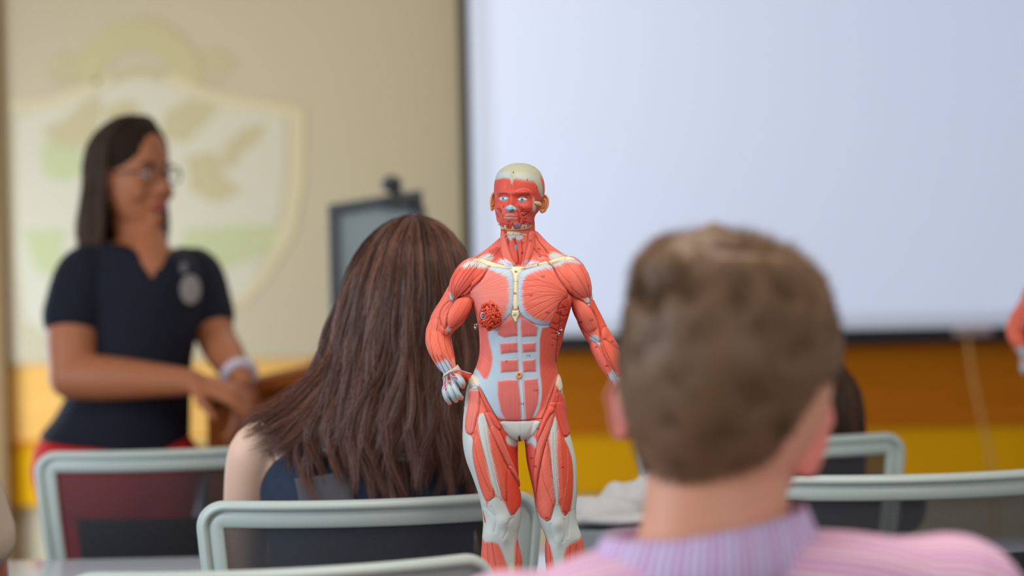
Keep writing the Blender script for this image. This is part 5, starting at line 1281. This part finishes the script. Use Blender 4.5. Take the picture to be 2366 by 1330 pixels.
# ---- hair drawn between guide paths ---------------------------------------------------------------
def guide_hair(G, n, K=14, jit=.004, clumps=160, cl_amt=.6, wave=.003, seed=3, tip_fr=(.8, 1.0), layers=(.0, .03)):
    """G (g,k,3) guide paths side by side; returns strand paths (n,K,3) in clumps"""
    r_ = np.random.default_rng(seed); G = np.array([crsample(g, K) for g in G]); g = len(G)
    cu = np.sort(r_.random(clumps)) * (g - 1); ci = r_.integers(0, clumps, n); u = np.clip(cu[ci] + r_.normal(0, (g - 1) / clumps * .9, n), 0, g - 1 - 1e-6)
    def ev(u): i = u.astype(int); f = (u - i)[:, None, None]; return G[i] * (1 - f) + G[np.minimum(i + 1, g - 1)] * f
    P = ev(u); C = ev(np.clip(cu, 0, g - 1 - 1e-6))
    t = np.linspace(0, 1, K)[None, :, None]
    ph = r_.random(clumps) * 6.28; fr = r_.uniform(1.2, 2.6, clumps)
    wv = np.stack([np.sin(ph[:, None] + fr[:, None] * 6.28 * np.linspace(0, 1, K)), .6 * np.cos(ph[:, None] * 1.7 + fr[:, None] * 6.28 * np.linspace(0, 1, K)), 0 * ph[:, None] * np.ones(K)], -1)
    off = r_.normal(0, jit * 1.6, (clumps, 1, 3)) * t + wv * wave * t ** 1.2
    P = P + (C[ci] - P) * cl_amt * t ** 1.6 + off[ci] + r_.normal(0, jit, (n, 1, 3)) * (.35 + .65 * t) + r_.normal(0, jit * .25, (n, K, 3)) * t
    dep = r_.uniform(*layers, n)[:, None]
    P[:, :, 1] += dep * np.linspace(.1, 1, K)[None, :] ** .5
    # end lengths differ by clump
    e = r_.uniform(*tip_fr, clumps)[ci] * r_.uniform(.93, 1.0, n); q = np.linspace(0, 1, K)[None, :] * e[:, None] * (K - 1)
    i0 = np.clip(q.astype(int), 0, K - 2); f = (q - i0)[:, :, None]; rows = np.arange(n)[:, None]
    P = P[rows, i0] * (1 - f) + P[rows, i0 + 1] * f
    hv = np.clip(r_.random(clumps)[ci] * .8 + r_.normal(0, .12, n) + .1, 0, 1)
    return P, hv
def sheet(G, name, m, parent, K=22, th=.02, inward=(0, 1, 0), trim=.9):
    G = np.array([crsample(g, K) for g in G]); G = np.stack([crsample(G[:, k], 3 * len(G)) for k in range(K)], axis=1); G = G[:, :int(K * trim)]
    g, K, _ = G.shape; iv = np.array(inward); A_ = (G + iv * .004).reshape(-1, 3); B_ = (G + iv * th).reshape(-1, 3); n = g * K; F = []
    for i in range(g - 1):
        for k in range(K - 1):
            a = i * K + k; F.append((a, a + K, a + K + 1, a + 1)); F.append((n + a, n + a + 1, n + a + K + 1, n + a + K))
    for i in range(g - 1):
        for k in (0, K - 1): a = i * K + k; F.append((a, n + a, n + a + K, a + K))
    for k in range(K - 1):
        for i in (0, g - 1): a = i * K + k; F.append((a, a + 1, n + a + 1, n + a))
    o = mesh_from(name, np.vstack([A_, B_]), F, m, parent); set_attr(o, 'hv', np.full(2 * n, .1)); set_attr(o, 'ht', np.zeros(2 * n)); return o

# ---- the girl with long hair ------------------------------------------------------------------------
GD = 3.86
g0 = W(852, 1100, GD); GR = Vector((g0.x, g0.y + .02, 0.0))
girl = empty('person', GR)
tag(girl, 'girl with long dark brown hair seen from behind, in a sleeveless navy top', 'person')
M_gskin = skin('pale_skin_girl', (236, 196, 172))
gp = [ploft([(520, 930, 985, .03, .03), (545, 888, 1025, .065, .07), (590, 858, 1052, .085, .09), (650, 842, 1066, .092, .10), (720, 842, 1062, .086, .105), (780, 855, 1045, .07, .10), (820, 870, 1025, .05, .085)], GD, GR, 36),
      ploft([(790, 885, 1010, .05, .05), (860, 880, 1000, .05, .05), (930, 850, 990, .055, .05), (975, 800, 1010, .06, .055)], GD, GR, 30),
      ploft([(955, 800, 985, .045, .05), (985, 660, 1050, .055, .06), (1010, 612, 1090, .062, .07), (1050, 606, 1106, .072, .08), (1120, 612, 1100, .082, .09), (1300, 640, 1080, .088, .10), (1550, 650, 1064, .085, .1), (1790, 600, 1110, .10, .12)], GD, GR, 40)]
gp += seat_legs(.09, .53, .078) + seat_feet(.09)
for s_, S in ((-1, at(590, 1046, GD) - GR), (1, at(1112, 1056, GD) - GR)):
    E = Vector((S.x + s_ * .028, .06, .80)); Wr = Vector((s_ * .12, .30, .775))
    gp.append(tube_vf([S + Vector((-s_ * .03, 0, .02)), S, S.lerp(E, .5) + Vector((s_ * .004, 0, 0)), E], [.034, .043, .040, .034], 20)); gp.append(tube_vf([E, E.lerp(Wr, .4), Wr], [.034, .032, .023], 18)); gp += hand(Wr, (-s_ * .3, 1, 0), (0, 0, 1), .16, .25, -s_)
gbody = body(gp, .0055, 'body', M_gskin, girl, 6)
M_navy = mat('navy_top_fabric', (34, 48, 70), .85, noise_amt=.3, noise_scale=60, bump=.3, bump_scale=300)
dV, dQ = fuse([ploft([(962, 770, 975, .062, .05), (985, 684, 1030, .068, .066), (1010, 648, 1062, .074, .078), (1050, 622, 1088, .082, .086), (1100, 602, 1100, .092, .096), (1160, 602, 1100, .098, .102), (1320, 628, 1092, .10, .11), (1550, 636, 1078, .10, .112), (1780, 580, 1130, .118, .135), (1830, 570, 1140, .118, .14)], GD, GR, 48)], .006, 4)
mesh_np('sleeveless_top', dV, dQ, M_navy, girl)
# lace panel low on the back
ml_ = bpy.data.materials.new('grey_lace'); ml_.use_nodes = True; nt = ml_.node_tree; b = nt.nodes['Principled BSDF']; tc = nt.nodes.new('ShaderNodeTexCoord'); vo = nt.nodes.new('ShaderNodeTexVoronoi'); vo.inputs['Scale'].default_value = 210
mp = nt.nodes.new('ShaderNodeMapping'); mp.inputs['Scale'].default_value = (1, 0.02, 1); nt.links.new(tc.outputs['Object'], mp.inputs[0]); vo.inputs['Randomness'].default_value = .15
nt.links.new(mp.outputs[0], vo.inputs['Vector']); mr = nt.nodes.new('ShaderNodeMapRange'); mr.inputs[1].default_value = .25; mr.inputs[2].default_value = .4; nt.links.new(vo.outputs['Distance'], mr.inputs[0])
mx = nt.nodes.new('ShaderNodeMix'); mx.data_type = 'RGBA'; mx.inputs[6].default_value = (*lin((30, 34, 44)), 1); mx.inputs[7].default_value = (*lin((88, 84, 90)), 1); nt.links.new(mr.outputs[0], mx.inputs[0]); nt.links.new(mx.outputs[2], b.inputs['Base Color']); b.inputs['Roughness'].default_value = .9
V = []; F = []
for i in range(13):
    for j in range(13):
        u, v = i / 12, j / 12; x = 690 + 125 * u + 20 * v; y = 1075 + 95 * v + 20 * (1 - u); V.append(at(x, y, GD, -.0975 + .018 * ((x - 852) / 250) ** 2 * 3.0 - .004) - GR)
for i in range(12):
    for j in range(12): a = i * 13 + j; F.append((a, a + 1, a + 14, a + 13))
lace = mesh_from('lace_panel', V, F, ml_, girl)
sw = lace.modifiers.new('s', 'SOLIDIFY'); sw.thickness = .002
# hair
rows = [(502, 940, 972, 965), (520, 900, 1015, 960), (560, 852, 1056, 955), (630, 816, 1082, 950), (710, 790, 1094, 940), (790, 762, 1102, 930), (860, 738, 1108, 920), (930, 700, 1112, 900), (1000, 662, 1114, 880), (1060, 660, 1112, 880), (1140, 690, 1098, 890)]
depR = [.02, .05, .088, .108, .112, .112, .114, .118, .120, .116, .112]
G = []
for u in np.linspace(-1, 1, 19):
    g_ = []
    for (y, xl, xr, _), dr in zip(rows, depR):
        c, a = (xl + xr) / 2, (xr - xl) / 2; th = u * 1.45
        g_.append(at(c + a * math.sin(th) / math.sin(1.45), y + (0 if y < 900 else 14 * math.sin(u * 9)), GD, -dr * (math.cos(th) * .92 + .08) + .0) - GR)
    G.append(g_)
M_gh = hair_mat('dark_brown_long_hair', (50, 32, 26), (140, 96, 80), .32, tip=(122, 84, 74))
P, hv = guide_hair(G, 16000, 24, .0042, 170, .78, .017, 5, (.80, 1.03), (-.006, .026))
strands('hair', P, RNG.uniform(.00035, .0006, len(P)), M_gh, girl, hv)
sheet(G, 'hair_mass', M_gh, girl, 24, .05, trim=.88)
# wisps fanning out over the left shoulder
G2 = [[at(*q, GD, d) - GR for q, d in zip(g_, (-.05, -.06, -.07, -.08, -.07))] for g_ in (
    [(800, 700), (768, 820), (700, 900), (640, 950), (566, 986)], [(800, 720), (770, 840), (710, 915), (655, 965), (590, 1000)], [(806, 740), (778, 860), (726, 935), (672, 985), (625, 1010)], [(815, 760), (790, 880), (745, 950), (690, 1010), (650, 1050)])]
P, hv = guide_hair(G2, 1500, 14, .006, 36, .6, .008, 9, (.72, 1.02), (-.01, .03))
strands('hair_wisps', P, RNG.uniform(.00035, .0006, len(P)), M_gh, girl, np.clip(hv + .25, 0, 1))
mat_jeans = mat('dark_jeans', (38, 42, 56), .9)
body([tube_vf(p, r, 20) for p, r in (([(-.09, .0, .53), (-.10, .25, .53), (-.11, .47, .525)], [.094, .082, .064]), ([(.09, .0, .53), (.10, .25, .53), (.11, .47, .525)], [.094, .082, .064]),
     ([(-.11, .47, .52), (-.11, .47, .3), (-.11, .48, .12)], [.062, .06, .05]), ([(.11, .47, .52), (.11, .47, .3), (.11, .48, .12)], [.062, .06, .05]), ([(-.06, .0, .55), (.06, .0, .55)], [.105, .105]))], .008, 'trousers', mat_jeans, girl)
shoes(girl, mat('white_canvas_shoe', (214, 210, 204), .7), .09)
# ---- a head with a face, looking along -Y in its own frame; metres, origin at the ear line ------------
def face_head(k=1.0):
    V, F = loft_vf([(z * k, -x * k, x * k, -f * k, b_ * k, 2.1) for z, x, f, b_ in ((.128, .012, .01, .012), (.122, .034, .038, .05), (.105, .056, .066, .078), (.078, .070, .082, .092), (.045, .076, .088, .098), (.012, .076, .090, .098), (-.02, .073, .088, .090), (-.05, .067, .086, .070), (-.078, .056, .083, .045), (-.10, .042, .078, .02), (-.114, .024, .070, -.02))], 40)
    P = [(V, F), tube_vf([(0, -.088 * k, .018 * k), (0, -.103 * k, -.012 * k), (0, -.110 * k, -.03 * k)], [.008 * k, .010 * k, .011 * k], 12), ell_vf((0, -.098 * k, -.033 * k), (.017 * k, .011 * k, .008 * k)),
         ell_vf((0, -.086 * k, -.063 * k), (.024 * k, .010 * k, .012 * k)), ell_vf((0, -.080 * k, -.098 * k), (.022 * k, .014 * k, .014 * k))]
    for s_ in (-1, 1): P.append(ell_vf((s_ * .042 * k, -.066 * k, -.035 * k), (.022 * k, .018 * k, .024 * k)))
    return P
def xf(parts, M): return [([M @ Vector(v) for v in V], F) for V, F in parts]
def face_bits(M, k, parent, m_iris, m_lip, m_brow, m_skin):
    for s_ in (-1, 1):
        V, F = ell_vf((s_ * .031 * k, -.0795 * k, .006 * k), (.0125 * k, .0095 * k, .0085 * k)); e_ = MB().add([M @ Vector(v) for v in V], F).build('eye', mat('eye_white', (226, 224, 220), .2), parent)
        V, F = ell_vf((s_ * .031 * k, -.0878 * k, .006 * k), (.0055 * k, .0025 * k, .0055 * k)); MB().add([M @ Vector(v) for v in V], F).build('iris', m_iris, e_)
        p = [M @ Vector(q) for q in ((s_ * .014 * k, -.0905 * k, .026 * k), (s_ * .031 * k, -.0885 * k, .031 * k), (s_ * .048 * k, -.079 * k, .026 * k))]; MB().tube(p, [.003 * k, .0034 * k, .002 * k], 8).build('eyebrow', m_brow, parent)
        V, F = ell_vf((s_ * .077 * k, .004 * k, -.002 * k), (.006 * k, .016 * k, .030 * k)); MB().add([M @ Vector(v) for v in V], F).build('ear', m_skin, parent)
    q = MB(); 
    for z, r in ((-.0605, .0042), (-.069, .0055)):
        q.tube([M @ Vector(v) for v in ((-.022 * k, -.088 * k, -.0645 * k), (-.010 * k, -.096 * k, z * k), (.010 * k, -.096 * k, z * k), (.022 * k, -.088 * k, -.0645 * k))], [.002 * k, r * k, r * k, .002 * k], 10)
    q.build('lips', m_lip, parent)

# ---- the woman standing by the board -------------------------------------------------------------------
TD = 5.55
t0 = W(285, 800, TD); TR = Vector((t0.x, t0.y, 0))
tw = empty('person', TR)
tag(tw, 'standing woman with glasses and dark hair, in a navy short-sleeved shirt and red trousers', 'person')
M_tskin = skin('tanned_skin_woman', (182, 112, 76), .5)
hc = at(305, 408, TD) - TR; HM = Matrix.Translation(hc) @ Matrix.Rotation(R(52), 4, 'Z') @ Matrix.Rotation(R(2), 4, 'X')
hk = 1.0
tp = xf(face_head(hk), HM)
tp.append(ptube([(300, 470, .02), (318, 540, .01), (330, 600, .0)], [.055, .056, .066], TD, TR, 20))
tp.append(ptube([(345, 560, -.03), (352, 620, -.055), (352, 680, -.06)], [.045, .06, .06], TD, TR, 20))
tors = [(556, 268, 372, .05, .07), (580, 190, 420, .085, .09), (620, 166, 450, .11, .10), (680, 172, 458, .13, .11), (750, 180, 452, .135, .11), (830, 188, 436, .135, .11), (900, 170, 432, .13, .12), (960, 140, 428, .13, .13), (1040, 104, 428, .135, .14), (1110, 110, 424, .135, .14), (1180, 130, 412, .12, .13)]
def grow(rows, dx, dd): return [(r[0], r[1] - dx, r[2] + dx, r[3] + dd, r[4] + dd) + tuple(r[5:]) for r in rows]
tp.append(ploft(grow(tors, -10, -.01), TD, TR, 40))
# near arm (her right): hangs, elbow at the left, forearm across to the clasped hands
SL = at(206, 640, TD, -.07) - TR; EL = at(192, 862, TD, -.15) - TR; WL_ = at(470, 872, TD, -.20) - TR
tp.append(tube_vf([SL, SL.lerp(EL, .5) + Vector((-.01, 0, 0)), EL], [.062, .060, .050], 20)); tp.append(tube_vf([EL, EL.lerp(WL_, .35), WL_], [.052, .050, .030], 20))
tp += hand(WL_, (1, -.1, -.28), (.2, -.5, .8), .175, .5, 1)
SR = at(440, 640, TD, .10) - TR; ER = at(500, 790, TD, .02) - TR; WR_ = at(572, 872, TD, -.12) - TR
tp.append(tube_vf([SR, SR.lerp(ER, .5), ER], [.056, .052, .045], 20)); tp.append(tube_vf([ER, ER.lerp(WR_, .4), WR_], [.045, .043, .028], 20))
tp += hand(WR_, (.05, -.25, -1), (.8, -.6, 0), .175, .5, -1)
for s_, xx in ((-1, 195), (1, 345)):
    H_ = at(xx, 1130, TD) - TR; tp.append(tube_vf([H_, Vector((H_.x * .8, .01, .50)), Vector((H_.x * .75, .03, .09))], [.10, .064, .042], 20))
    tp.append(tube_vf([(H_.x * .75, .02, .045), (H_.x * .75 + .05, -.06, .042), (H_.x * .75 + .09, -.13, .035)], [.038, .042, .03], 14, .8))
body(tp, .0065, 'body', M_tskin, tw, 6)
M_tnavy = mat('dark_navy_cotton', (14, 17, 34), .9, noise_amt=.1, noise_scale=20)
sp = [ploft(grow([r for r in tors if r[0] <= 1050] + [(1046, 104, 428, .135, .14)], 3, .004)[0:9], TD, TR, 48)]
sp = [ploft([(566, 196, 300, .075, .085), (584, 176, 420, .10, .10), (620, 158, 456, .118, .108), (680, 166, 464, .14, .118), (750, 174, 458, .145, .118), (830, 182, 442, .145, .118), (900, 164, 438, .14, .128), (960, 132, 436, .14, .138), (1000, 100, 434, .145, .148), (1014, 98, 434, .145, .148)], TD, TR, 48)]
E2 = SL.lerp(EL, .40) + Vector((-.012, 0, 0)); sp.append(tube_vf([SL + Vector((.03, .02, .03)), SL, E2], [.05, .064, .068], 24))
E3 = SR.lerp(ER, .60); sp.append(tube_vf([SR + Vector((-.03, 0, .02)), SR, E3], [.05, .062, .058], 24))
nV, nQ = fuse(sp, .006, 6)
npx, npy = px_of(nV, TR)
nV[:, 2] -= np.clip((npy - 930) / 80, 0, 1) * np.clip((npx - 95) / 335, 0, 1) * .030
# open the V neckline
vn = (npy < 640) & (nV[:, 1] < .03) & (np.abs(npx - 352 - (640 - npy) * -.12) < (642 - npy) * .42)
kq = ~vn[nQ].any(axis=1); nQ = nQ[kq]
shirt_t = mesh_np('navy_shirt', nV, nQ, M_tnavy, tw)
so = shirt_t.modifiers.new('s', 'SOLIDIFY'); so.thickness = .003; so.offset = 1
# crest badge on the chest
bc = at(438, 662, TD, 0) - TR
q = MB(); 
def on_shirt(px_, py_, off=.004):
    return at(px_, py_, TD, -.118 + .0016 * max(0, px_ - 400) - off) - TR
dg = bpy.context.evaluated_depsgraph_get(); dg.update(); ST = BVHTree.FromObject(shirt_t, dg)
def shp(px_, py_, off=.006):
    o_ = CLOC - TR; d_ = (at(px_, py_, TD) - CLOC).normalized(); h = ST.ray_cast(o_, d_); return (h[0] - d_ * off) if h[0] is not None else (at(px_, py_, TD, -.08) - TR)
def patch(cx, cy, rx, ry, n=28, off=.006):
    c = shp(cx, cy, off); return [c] + [shp(cx + rx * .5 * math.cos(2 * math.pi * k / n), cy + ry * .5 * math.sin(2 * math.pi * k / n), off) for k in range(n)] + [shp(cx + rx * math.cos(2 * math.pi * k / n), cy + ry * math.sin(2 * math.pi * k / n), off) for k in range(n)]
def fan(n=28): return [(0, 1 + k, 1 + (k + 1) % n) for k in range(n)] + [(1 + k, 1 + n + k, 1 + n + (k + 1) % n, 1 + (k + 1) % n) for k in range(n)]
mesh_from('chest_badge', patch(440, 668, 24, 34), fan(), mat('pale_grey_embroidery', (168, 160, 158), .8), tw)
mesh_from('badge_top', patch(424, 618, 10, 14), fan(), mat('pale_grey_embroidery_2', (120, 116, 122), .8), tw)
trz = []
for xx in (195, 345):
    H_ = at(xx, 1120, TD) - TR; trz.append(tube_vf([H_ + Vector((0, 0, .04)), Vector((H_.x * .8, .01, .50)), Vector((H_.x * .75, .03, .10))], [.122, .078, .062], 24))
trz.append(ploft([(985, 132, 410, .12, .125), (1005, 122, 416, .135, .14), (1060, 112, 436, .145, .15), (1130, 104, 432, .145, .15), (1190, 130, 410, .13, .14)], TD, TR, 44))
body(trz, .008, 'trousers', mat('red_trousers', (214, 20, 14), .8), tw)
M_dbrown = mat('dark_brown_brow', (50, 32, 22), .6)
face_bits(HM, hk, tw, mat('brown_iris', (70, 44, 26), .3), mat('rose_lips', (176, 84, 74), .4), M_dbrown, M_tskin)
# glasses
M_gl = mat('dark_glasses_frame', (40, 32, 32), .3); gm = MB()
for s_ in (-1, 1):
    gm.tube([HM @ Vector((s_ * .034 + .023 * math.cos(a), -.104 + .004 * abs(math.cos(a)), .004 + .019 * math.sin(a))) for a in [2 * math.pi * k / 20 for k in range(21)]], [.0022] * 21, 8)
    gm.tube([HM @ Vector(v) for v in ((s_ * .057, -.102, .010), (s_ * .078, -.06, .010), (s_ * .080, .0, .006))], [.002] * 3, 8)
gm.tube([HM @ Vector(v) for v in ((-.011, -.106, .008), (0, -.109, .011), (.011, -.106, .008))], [.002] * 3, 8)
gm.build('glasses', M_gl, tw)
MB().add([HM @ Vector(v) for v in ell_vf((-.080, .006, -.036), (.005, .005, .012))[0]], ell_vf((0, 0, 0), (1, 1, 1))[1]).build('earring', mat('silver_earring', (190, 190, 196), .2, metal=.9), tw)
# hair: guides in the head's frame, parted on top, sweeping back and down to the shoulders
def hp_(*q): return [HM @ Vector(v) for v in q]
Gt = []
for ang in np.linspace(-98, 98, 21):      # 0 = back of the head, +-112 beside the face
    a = R(ang + 90); cx, sy = math.cos(a), math.sin(a); side = min(1, abs(ang) / 112)
    sp_x = 1 + .0 * side
    Gt.append(hp_((0.008 * cx, .0 - .03 * side, .137), (.048 * cx, .052 * sy - .015, .128), (.080 * cx, .092 * sy + .002, .085), (.089 * cx, .108 * sy + .004, .03), (.092 * cx, .112 * sy + .004, -.03), (.094 * cx + .004 * math.sin(ang), .112 * sy + .006, -.09), (.098 * cx, .112 * sy + .006, -.14), (.102 * cx, .108 * sy + .01, -.185 + .02 * math.sin(ang * .2))))
M_th = hair_mat('dark_brown_shoulder_hair', (36, 24, 18), (84, 58, 40), .42, tip=(96, 68, 52))
P, hv = guide_hair(Gt, 7000, 16, .004, 120, .5, .005, 11, (.86, 1.02), (-.003, .003))
strands('hair', P, RNG.uniform(.0007, .0011, len(P)), M_th, tw, hv)
MB().add([HM @ v for v in ell_vf((0, .004, .05), (.084, .088, .094), None, 32, 22)[0]], ell_vf((0, 0, 0), (1, 1, 1), None, 32, 22)[1]).build('hair_cap', mat('matte_dark_hair', (44, 30, 22), .85, spec=.2, bump=.4, bump_scale=260), tw)
c_ = np.array(hc)
Gs = [[Vector(np.array(p) + (c_ - np.array(p)) * np.array([.06, .06, .0])) for p in g_] for g_ in Gt]
sheet(Gs, 'hair_mass', M_th, tw, 20, .004, trim=.93)
# strap watch and marker cap seen as pale spots
wt_ = WR_.lerp(ER, .12); ax = (WR_ - ER).normalized(); u_ = ax.cross(Vector((0, 1, 0))).normalized(); v_ = ax.cross(u_)
MB().tube([wt_ + (u_ * math.cos(a) + v_ * math.sin(a)) * .034 for a in [2 * math.pi * k / 20 for k in range(21)]], [.011] * 21, 8).build('wristband', mat('pale_lilac_band', (214, 206, 222), .4), tw)
shoes_m = mat('black_flat_shoe', (30, 28, 28), .4)
for xx in (195, 345):
    H_ = at(xx, 1130, TD) - TR; MB().tube([(H_.x * .75 - .01, .04, .05), (H_.x * .75 + .05, -.06, .046), (H_.x * .75 + .10, -.15, .036)], [.044, .048, .034], 16, .9).build('shoe', shoes_m, tw)

# ---- lectern she stands at ------------------------------------------------------------------------------
LD = 5.72; l0 = W(610, 1000, LD); LR = Vector((l0.x, LD, 0)); lec = empty('lectern', LR)
tag(lec, 'brown wooden lectern beside the standing woman, partly hidden by the long dark hair', 'lectern')
M_lec = wood('lectern_walnut', (150, 78, 20), (120, 58, 12), 1.4)
xL, xR = at(506, 1000, LD).x - LR.x, at(800, 1000, LD).x - LR.x; zL, zR = at(506, 905, LD).z, at(740, 832, LD).z
def prism(outline, y0, y1): 
    n = len(outline); V = [(x, y0, z) for x, z in outline] + [(x, y1, z) for x, z in outline]; F = [tuple(range(n))[::-1], tuple(n + i for i in range(n))] + [(i, (i + 1) % n, n + (i + 1) % n, n + i) for i in range(n)]; return V, F
MB().add(*prism([(xL, .08), (xR, .08), (xR, zR - .02), (xL, zL - .02)], -.22, .22)).build('cabinet', M_lec, lec, smooth=False)
MB().add(*prism([(xL - .02, zL - .02), (xR + .02, zR - .02), (xR + .02, zR + .006), (xL - .02, zL + .006)], -.25, .25)).build('reading_top', M_lec, lec, smooth=False)
MB().add(*prism([(xL - .02, zL + .006), (xL - .005, zL + .006), (xL - .005, zL + .03), (xL - .02, zL + .03)], -.25, .25)).build('book_ledge', M_lec, lec, smooth=False)
MB().box(((xL + xR) / 2, 0, .045), (xR - xL + .03, .48, .09), .006).build('plinth', M_lec, lec, smooth=False)

# ---- pale ceramic jar / cushion low behind her, cloth and box at the right --------------------------------
jd = 6.3; j0 = W(466, 1100, jd)
zt_, zs_ = at(466, 1015, jd).z, at(466, 1072, jd).z
def lathe(prof, n=28):
    V = []; F = []
    for r, z in prof:
        for j in range(n): V.append((r * math.cos(2 * math.pi * j / n), r * math.sin(2 * math.pi * j / n), z))
    for i in range(len(prof) - 1):
        for j in range(n): F.append((i * n + j, i * n + (j + 1) % n, (i + 1) * n + (j + 1) % n, (i + 1) * n + j))
    F.append(tuple(range(n))[::-1]); F.append(tuple((len(prof) - 1) * n + j for j in range(n))); return V, F
st2 = empty('bar_stool', (j0.x, jd, 0)); tag(st2, 'small pale yellow round stool behind the standing woman, below her clasped hands', 'stool')
MB().add(*lathe([(.02, zs_ - .01), (.050, zs_ - .006), (.056, zs_ + .02), (.056, zt_ - .012), (.048, zt_)])).build('seat', mat('pale_yellow_vinyl', (240, 208, 120), .4), st2)
MB().tube([(0, 0, .03), (0, 0, zs_)], [.02, .02], 12).build('column', M_metal, st2); MB().add(*lathe([(.15, 0.0), (.15, .012), (.03, .03), (.02, .04)])).build('base', M_metal, st2)

bxp = W(1435, 1215, 4.3); zt2 = .745
gb_ = MB().box((0, 0, .0275), (.20, .14, .055), .008).build('storage_box', mat('blue_grey_card', (132, 142, 150), .7)); gb_.location = (bxp.x, 4.31, zt2 + .001)
tag(gb_, 'low blue-grey box on the table, under the crumpled white cloth', 'box')
cv, cq = fuse([ell_vf((-.02, 0, .03), (.09, .06, .04)), ell_vf((.02, .0, .055), (.06, .05, .045)), ell_vf((.055, -.01, .06), (.04, .045, .06)), ell_vf((-.07, .0, .015), (.05, .05, .025)), ell_vf((.0, 0, .012), (.10, .07, .02))], .004, 4)
for i in range(len(cv)):
    c = Vector(cv[i]); n1_ = noise.noise(c * 22); n2_ = noise.noise(c * 50 + Vector((3, 1, 2))); cv[i] *= 1 + .16 * n1_ + .06 * n2_
cv[:, 2] -= cv[:, 2].min(); cv[:, 2] *= .72
cl = mesh_np('crumpled_cloth', cv, cq, mat('white_cotton_cloth', (214, 214, 216), .9)); cl.location = (bxp.x - .0, 4.31, zt2 + .057)
tag(cl, 'crumpled white cloth heaped on the blue-grey box beyond the anatomy model', 'cloth')

# ---- two more pupils, mostly hidden -------------------------------------------------------------------
def pupil(loc, label, zs, sw, skinm, topm, hairm, htop, rz=0.0, long=False, sleeve=.5):
    r_ = empty('person', loc, rz); tag(r_, label, 'person')
    M = Matrix.Translation(Vector((0, .03, htop - .128))) @ Matrix.Rotation(R(180), 4, 'Z')
    ps = xf(face_head(1.0), M); ps.append(tube_vf([(0, .03, zs + .12), (0, .01, zs), (0, 0, zs - .04)], [.052, .054, .07], 18))
    V, F = loft_vf([(zs + .005, -.06, .06, -.05, .05), (zs - .02, -sw * .75, sw * .75, -.065, .06), (zs - .06, -sw, sw, -.08, .08), (zs - .15, -sw * .92, sw * .92, -.095, .10), (zs - .35, -sw * .8, sw * .8, -.09, .1), (.50, -sw * .88, sw * .88, -.10, .12)], 36)
    ps.append((V, F)); ps += arm_parts(sw, zs - .06) + seat_legs() + seat_feet(); body(ps, .0075, 'body', skinm, r_, 5)
    V2, F2 = loft_vf([(zs + .012, -.075, .075, -.06, .06), (zs - .01, -sw * .8, sw * .8, -.078, .072), (zs - .06, -sw * 1.06, sw * 1.06, -.092, .092), (zs - .15, -sw, sw, -.108, .112), (zs - .35, -sw * .88, sw * .88, -.104, .114), (.52, -sw * .95, sw * .95, -.115, .135)], 36)
    pc = [(V2, F2)]
    for s_ in (-1, 1):
        S = Vector((s_ * sw, .02, zs - .06)); E = Vector((s_ * (sw + .03), .10, max(.77, zs - .36))); pc.append(tube_vf([S + Vector((-s_ * .03, 0, .01)), S, S.lerp(E, sleeve)], [.05, .060, .068], 20))
    body(pc, .007, 'shirt', topm, r_, 5)
    G_ = []
    for ang in np.linspace(-125, 125, 19):
        a = R(ang - 90); cx, sy = math.cos(a), math.sin(a); z0 = htop - .128; low = -.10 if not long else -.26
        G_.append([Vector(v) + Vector((0, .03, z0)) for v in ((.01 * cx, .02 + .02 * sy, .137), (.05 * cx, .055 * sy, .124), (.080 * cx, .094 * sy, .078), (.086 * cx, .106 * sy, .02), (.084 * cx, .100 * sy, -.05), (.08 * cx, .086 * sy, low))])
    P, hv = guide_hair(G_, 4500, 12, .003, 90, .4, .003, 21, (.9, 1.02), (-.002, .002)); strands('hair', P, np.full(len(P), .0009), hairm, r_, hv)
    MB().ell((0, .03 - .004, htop - .128 + .05), (.080, .086, .090), None, 32, 22).build('hair_cap', mat('matte_dark_hair', (38, 26, 20), .85, spec=.2), r_)
    sheet([[v + (Vector((0, .03, v.z)) - v) * .05 for v in g_] for g_ in G_], 'hair_mass', hairm, r_, 18, -.003, trim=.97)
    body([tube_vf(p, r, 18) for p, r in (([(-.10, .0, .53), (-.11, .25, .53), (-.12, .47, .525)], [.098, .088, .068]), ([(.10, .0, .53), (.11, .25, .53), (.12, .47, .525)], [.098, .088, .068]),
        ([(-.12, .47, .52), (-.12, .47, .3), (-.12, .48, .12)], [.066, .064, .056]), ([(.12, .47, .52), (.12, .47, .3), (.12, .48, .12)], [.066, .064, .056]), ([(-.06, .0, .56), (.06, .0, .56)], [.115, .115]))], .009, 'trousers', mat_jeans, r_)
    shoes(r_, shoes_m); return r_
p4 = W(1890, 950, 4.86)
pupil((p4.x, 4.84, 0), 'dark-haired pupil whose head shows behind the ear of the boy in pink stripes', .82, .14, skin('skin_pupil', (214, 160, 130)), mat('charcoal_tshirt', (38, 40, 48), .9), hair_mat('deep_brown_hair', (44, 28, 18), (92, 62, 38)), W(1890, 846, 4.86).z, long=True)
p5 = W(-290, 1100, 3.96)
pupil((p5.x - .03, 3.90, 0), 'pupil at the left edge, only a beige sleeve and bare arm in view', 1.03, .17, skin('brown_skin_pupil', (176, 104, 78)), mat('beige_cotton', (206, 184, 164), .9), hair_mat('black_hair', (24, 20, 20), (50, 40, 36)), 1.33, sleeve=.62)
ch5 = copy_tree(chair0); ch5.location = (p5.x - .03, 3.66, 0); ch5.rotation_euler = (0, 0, 0)
tag(ch5, 'office chair of the pupil in the beige shirt at the left edge', 'chair', 'grey framed mesh back office chairs')
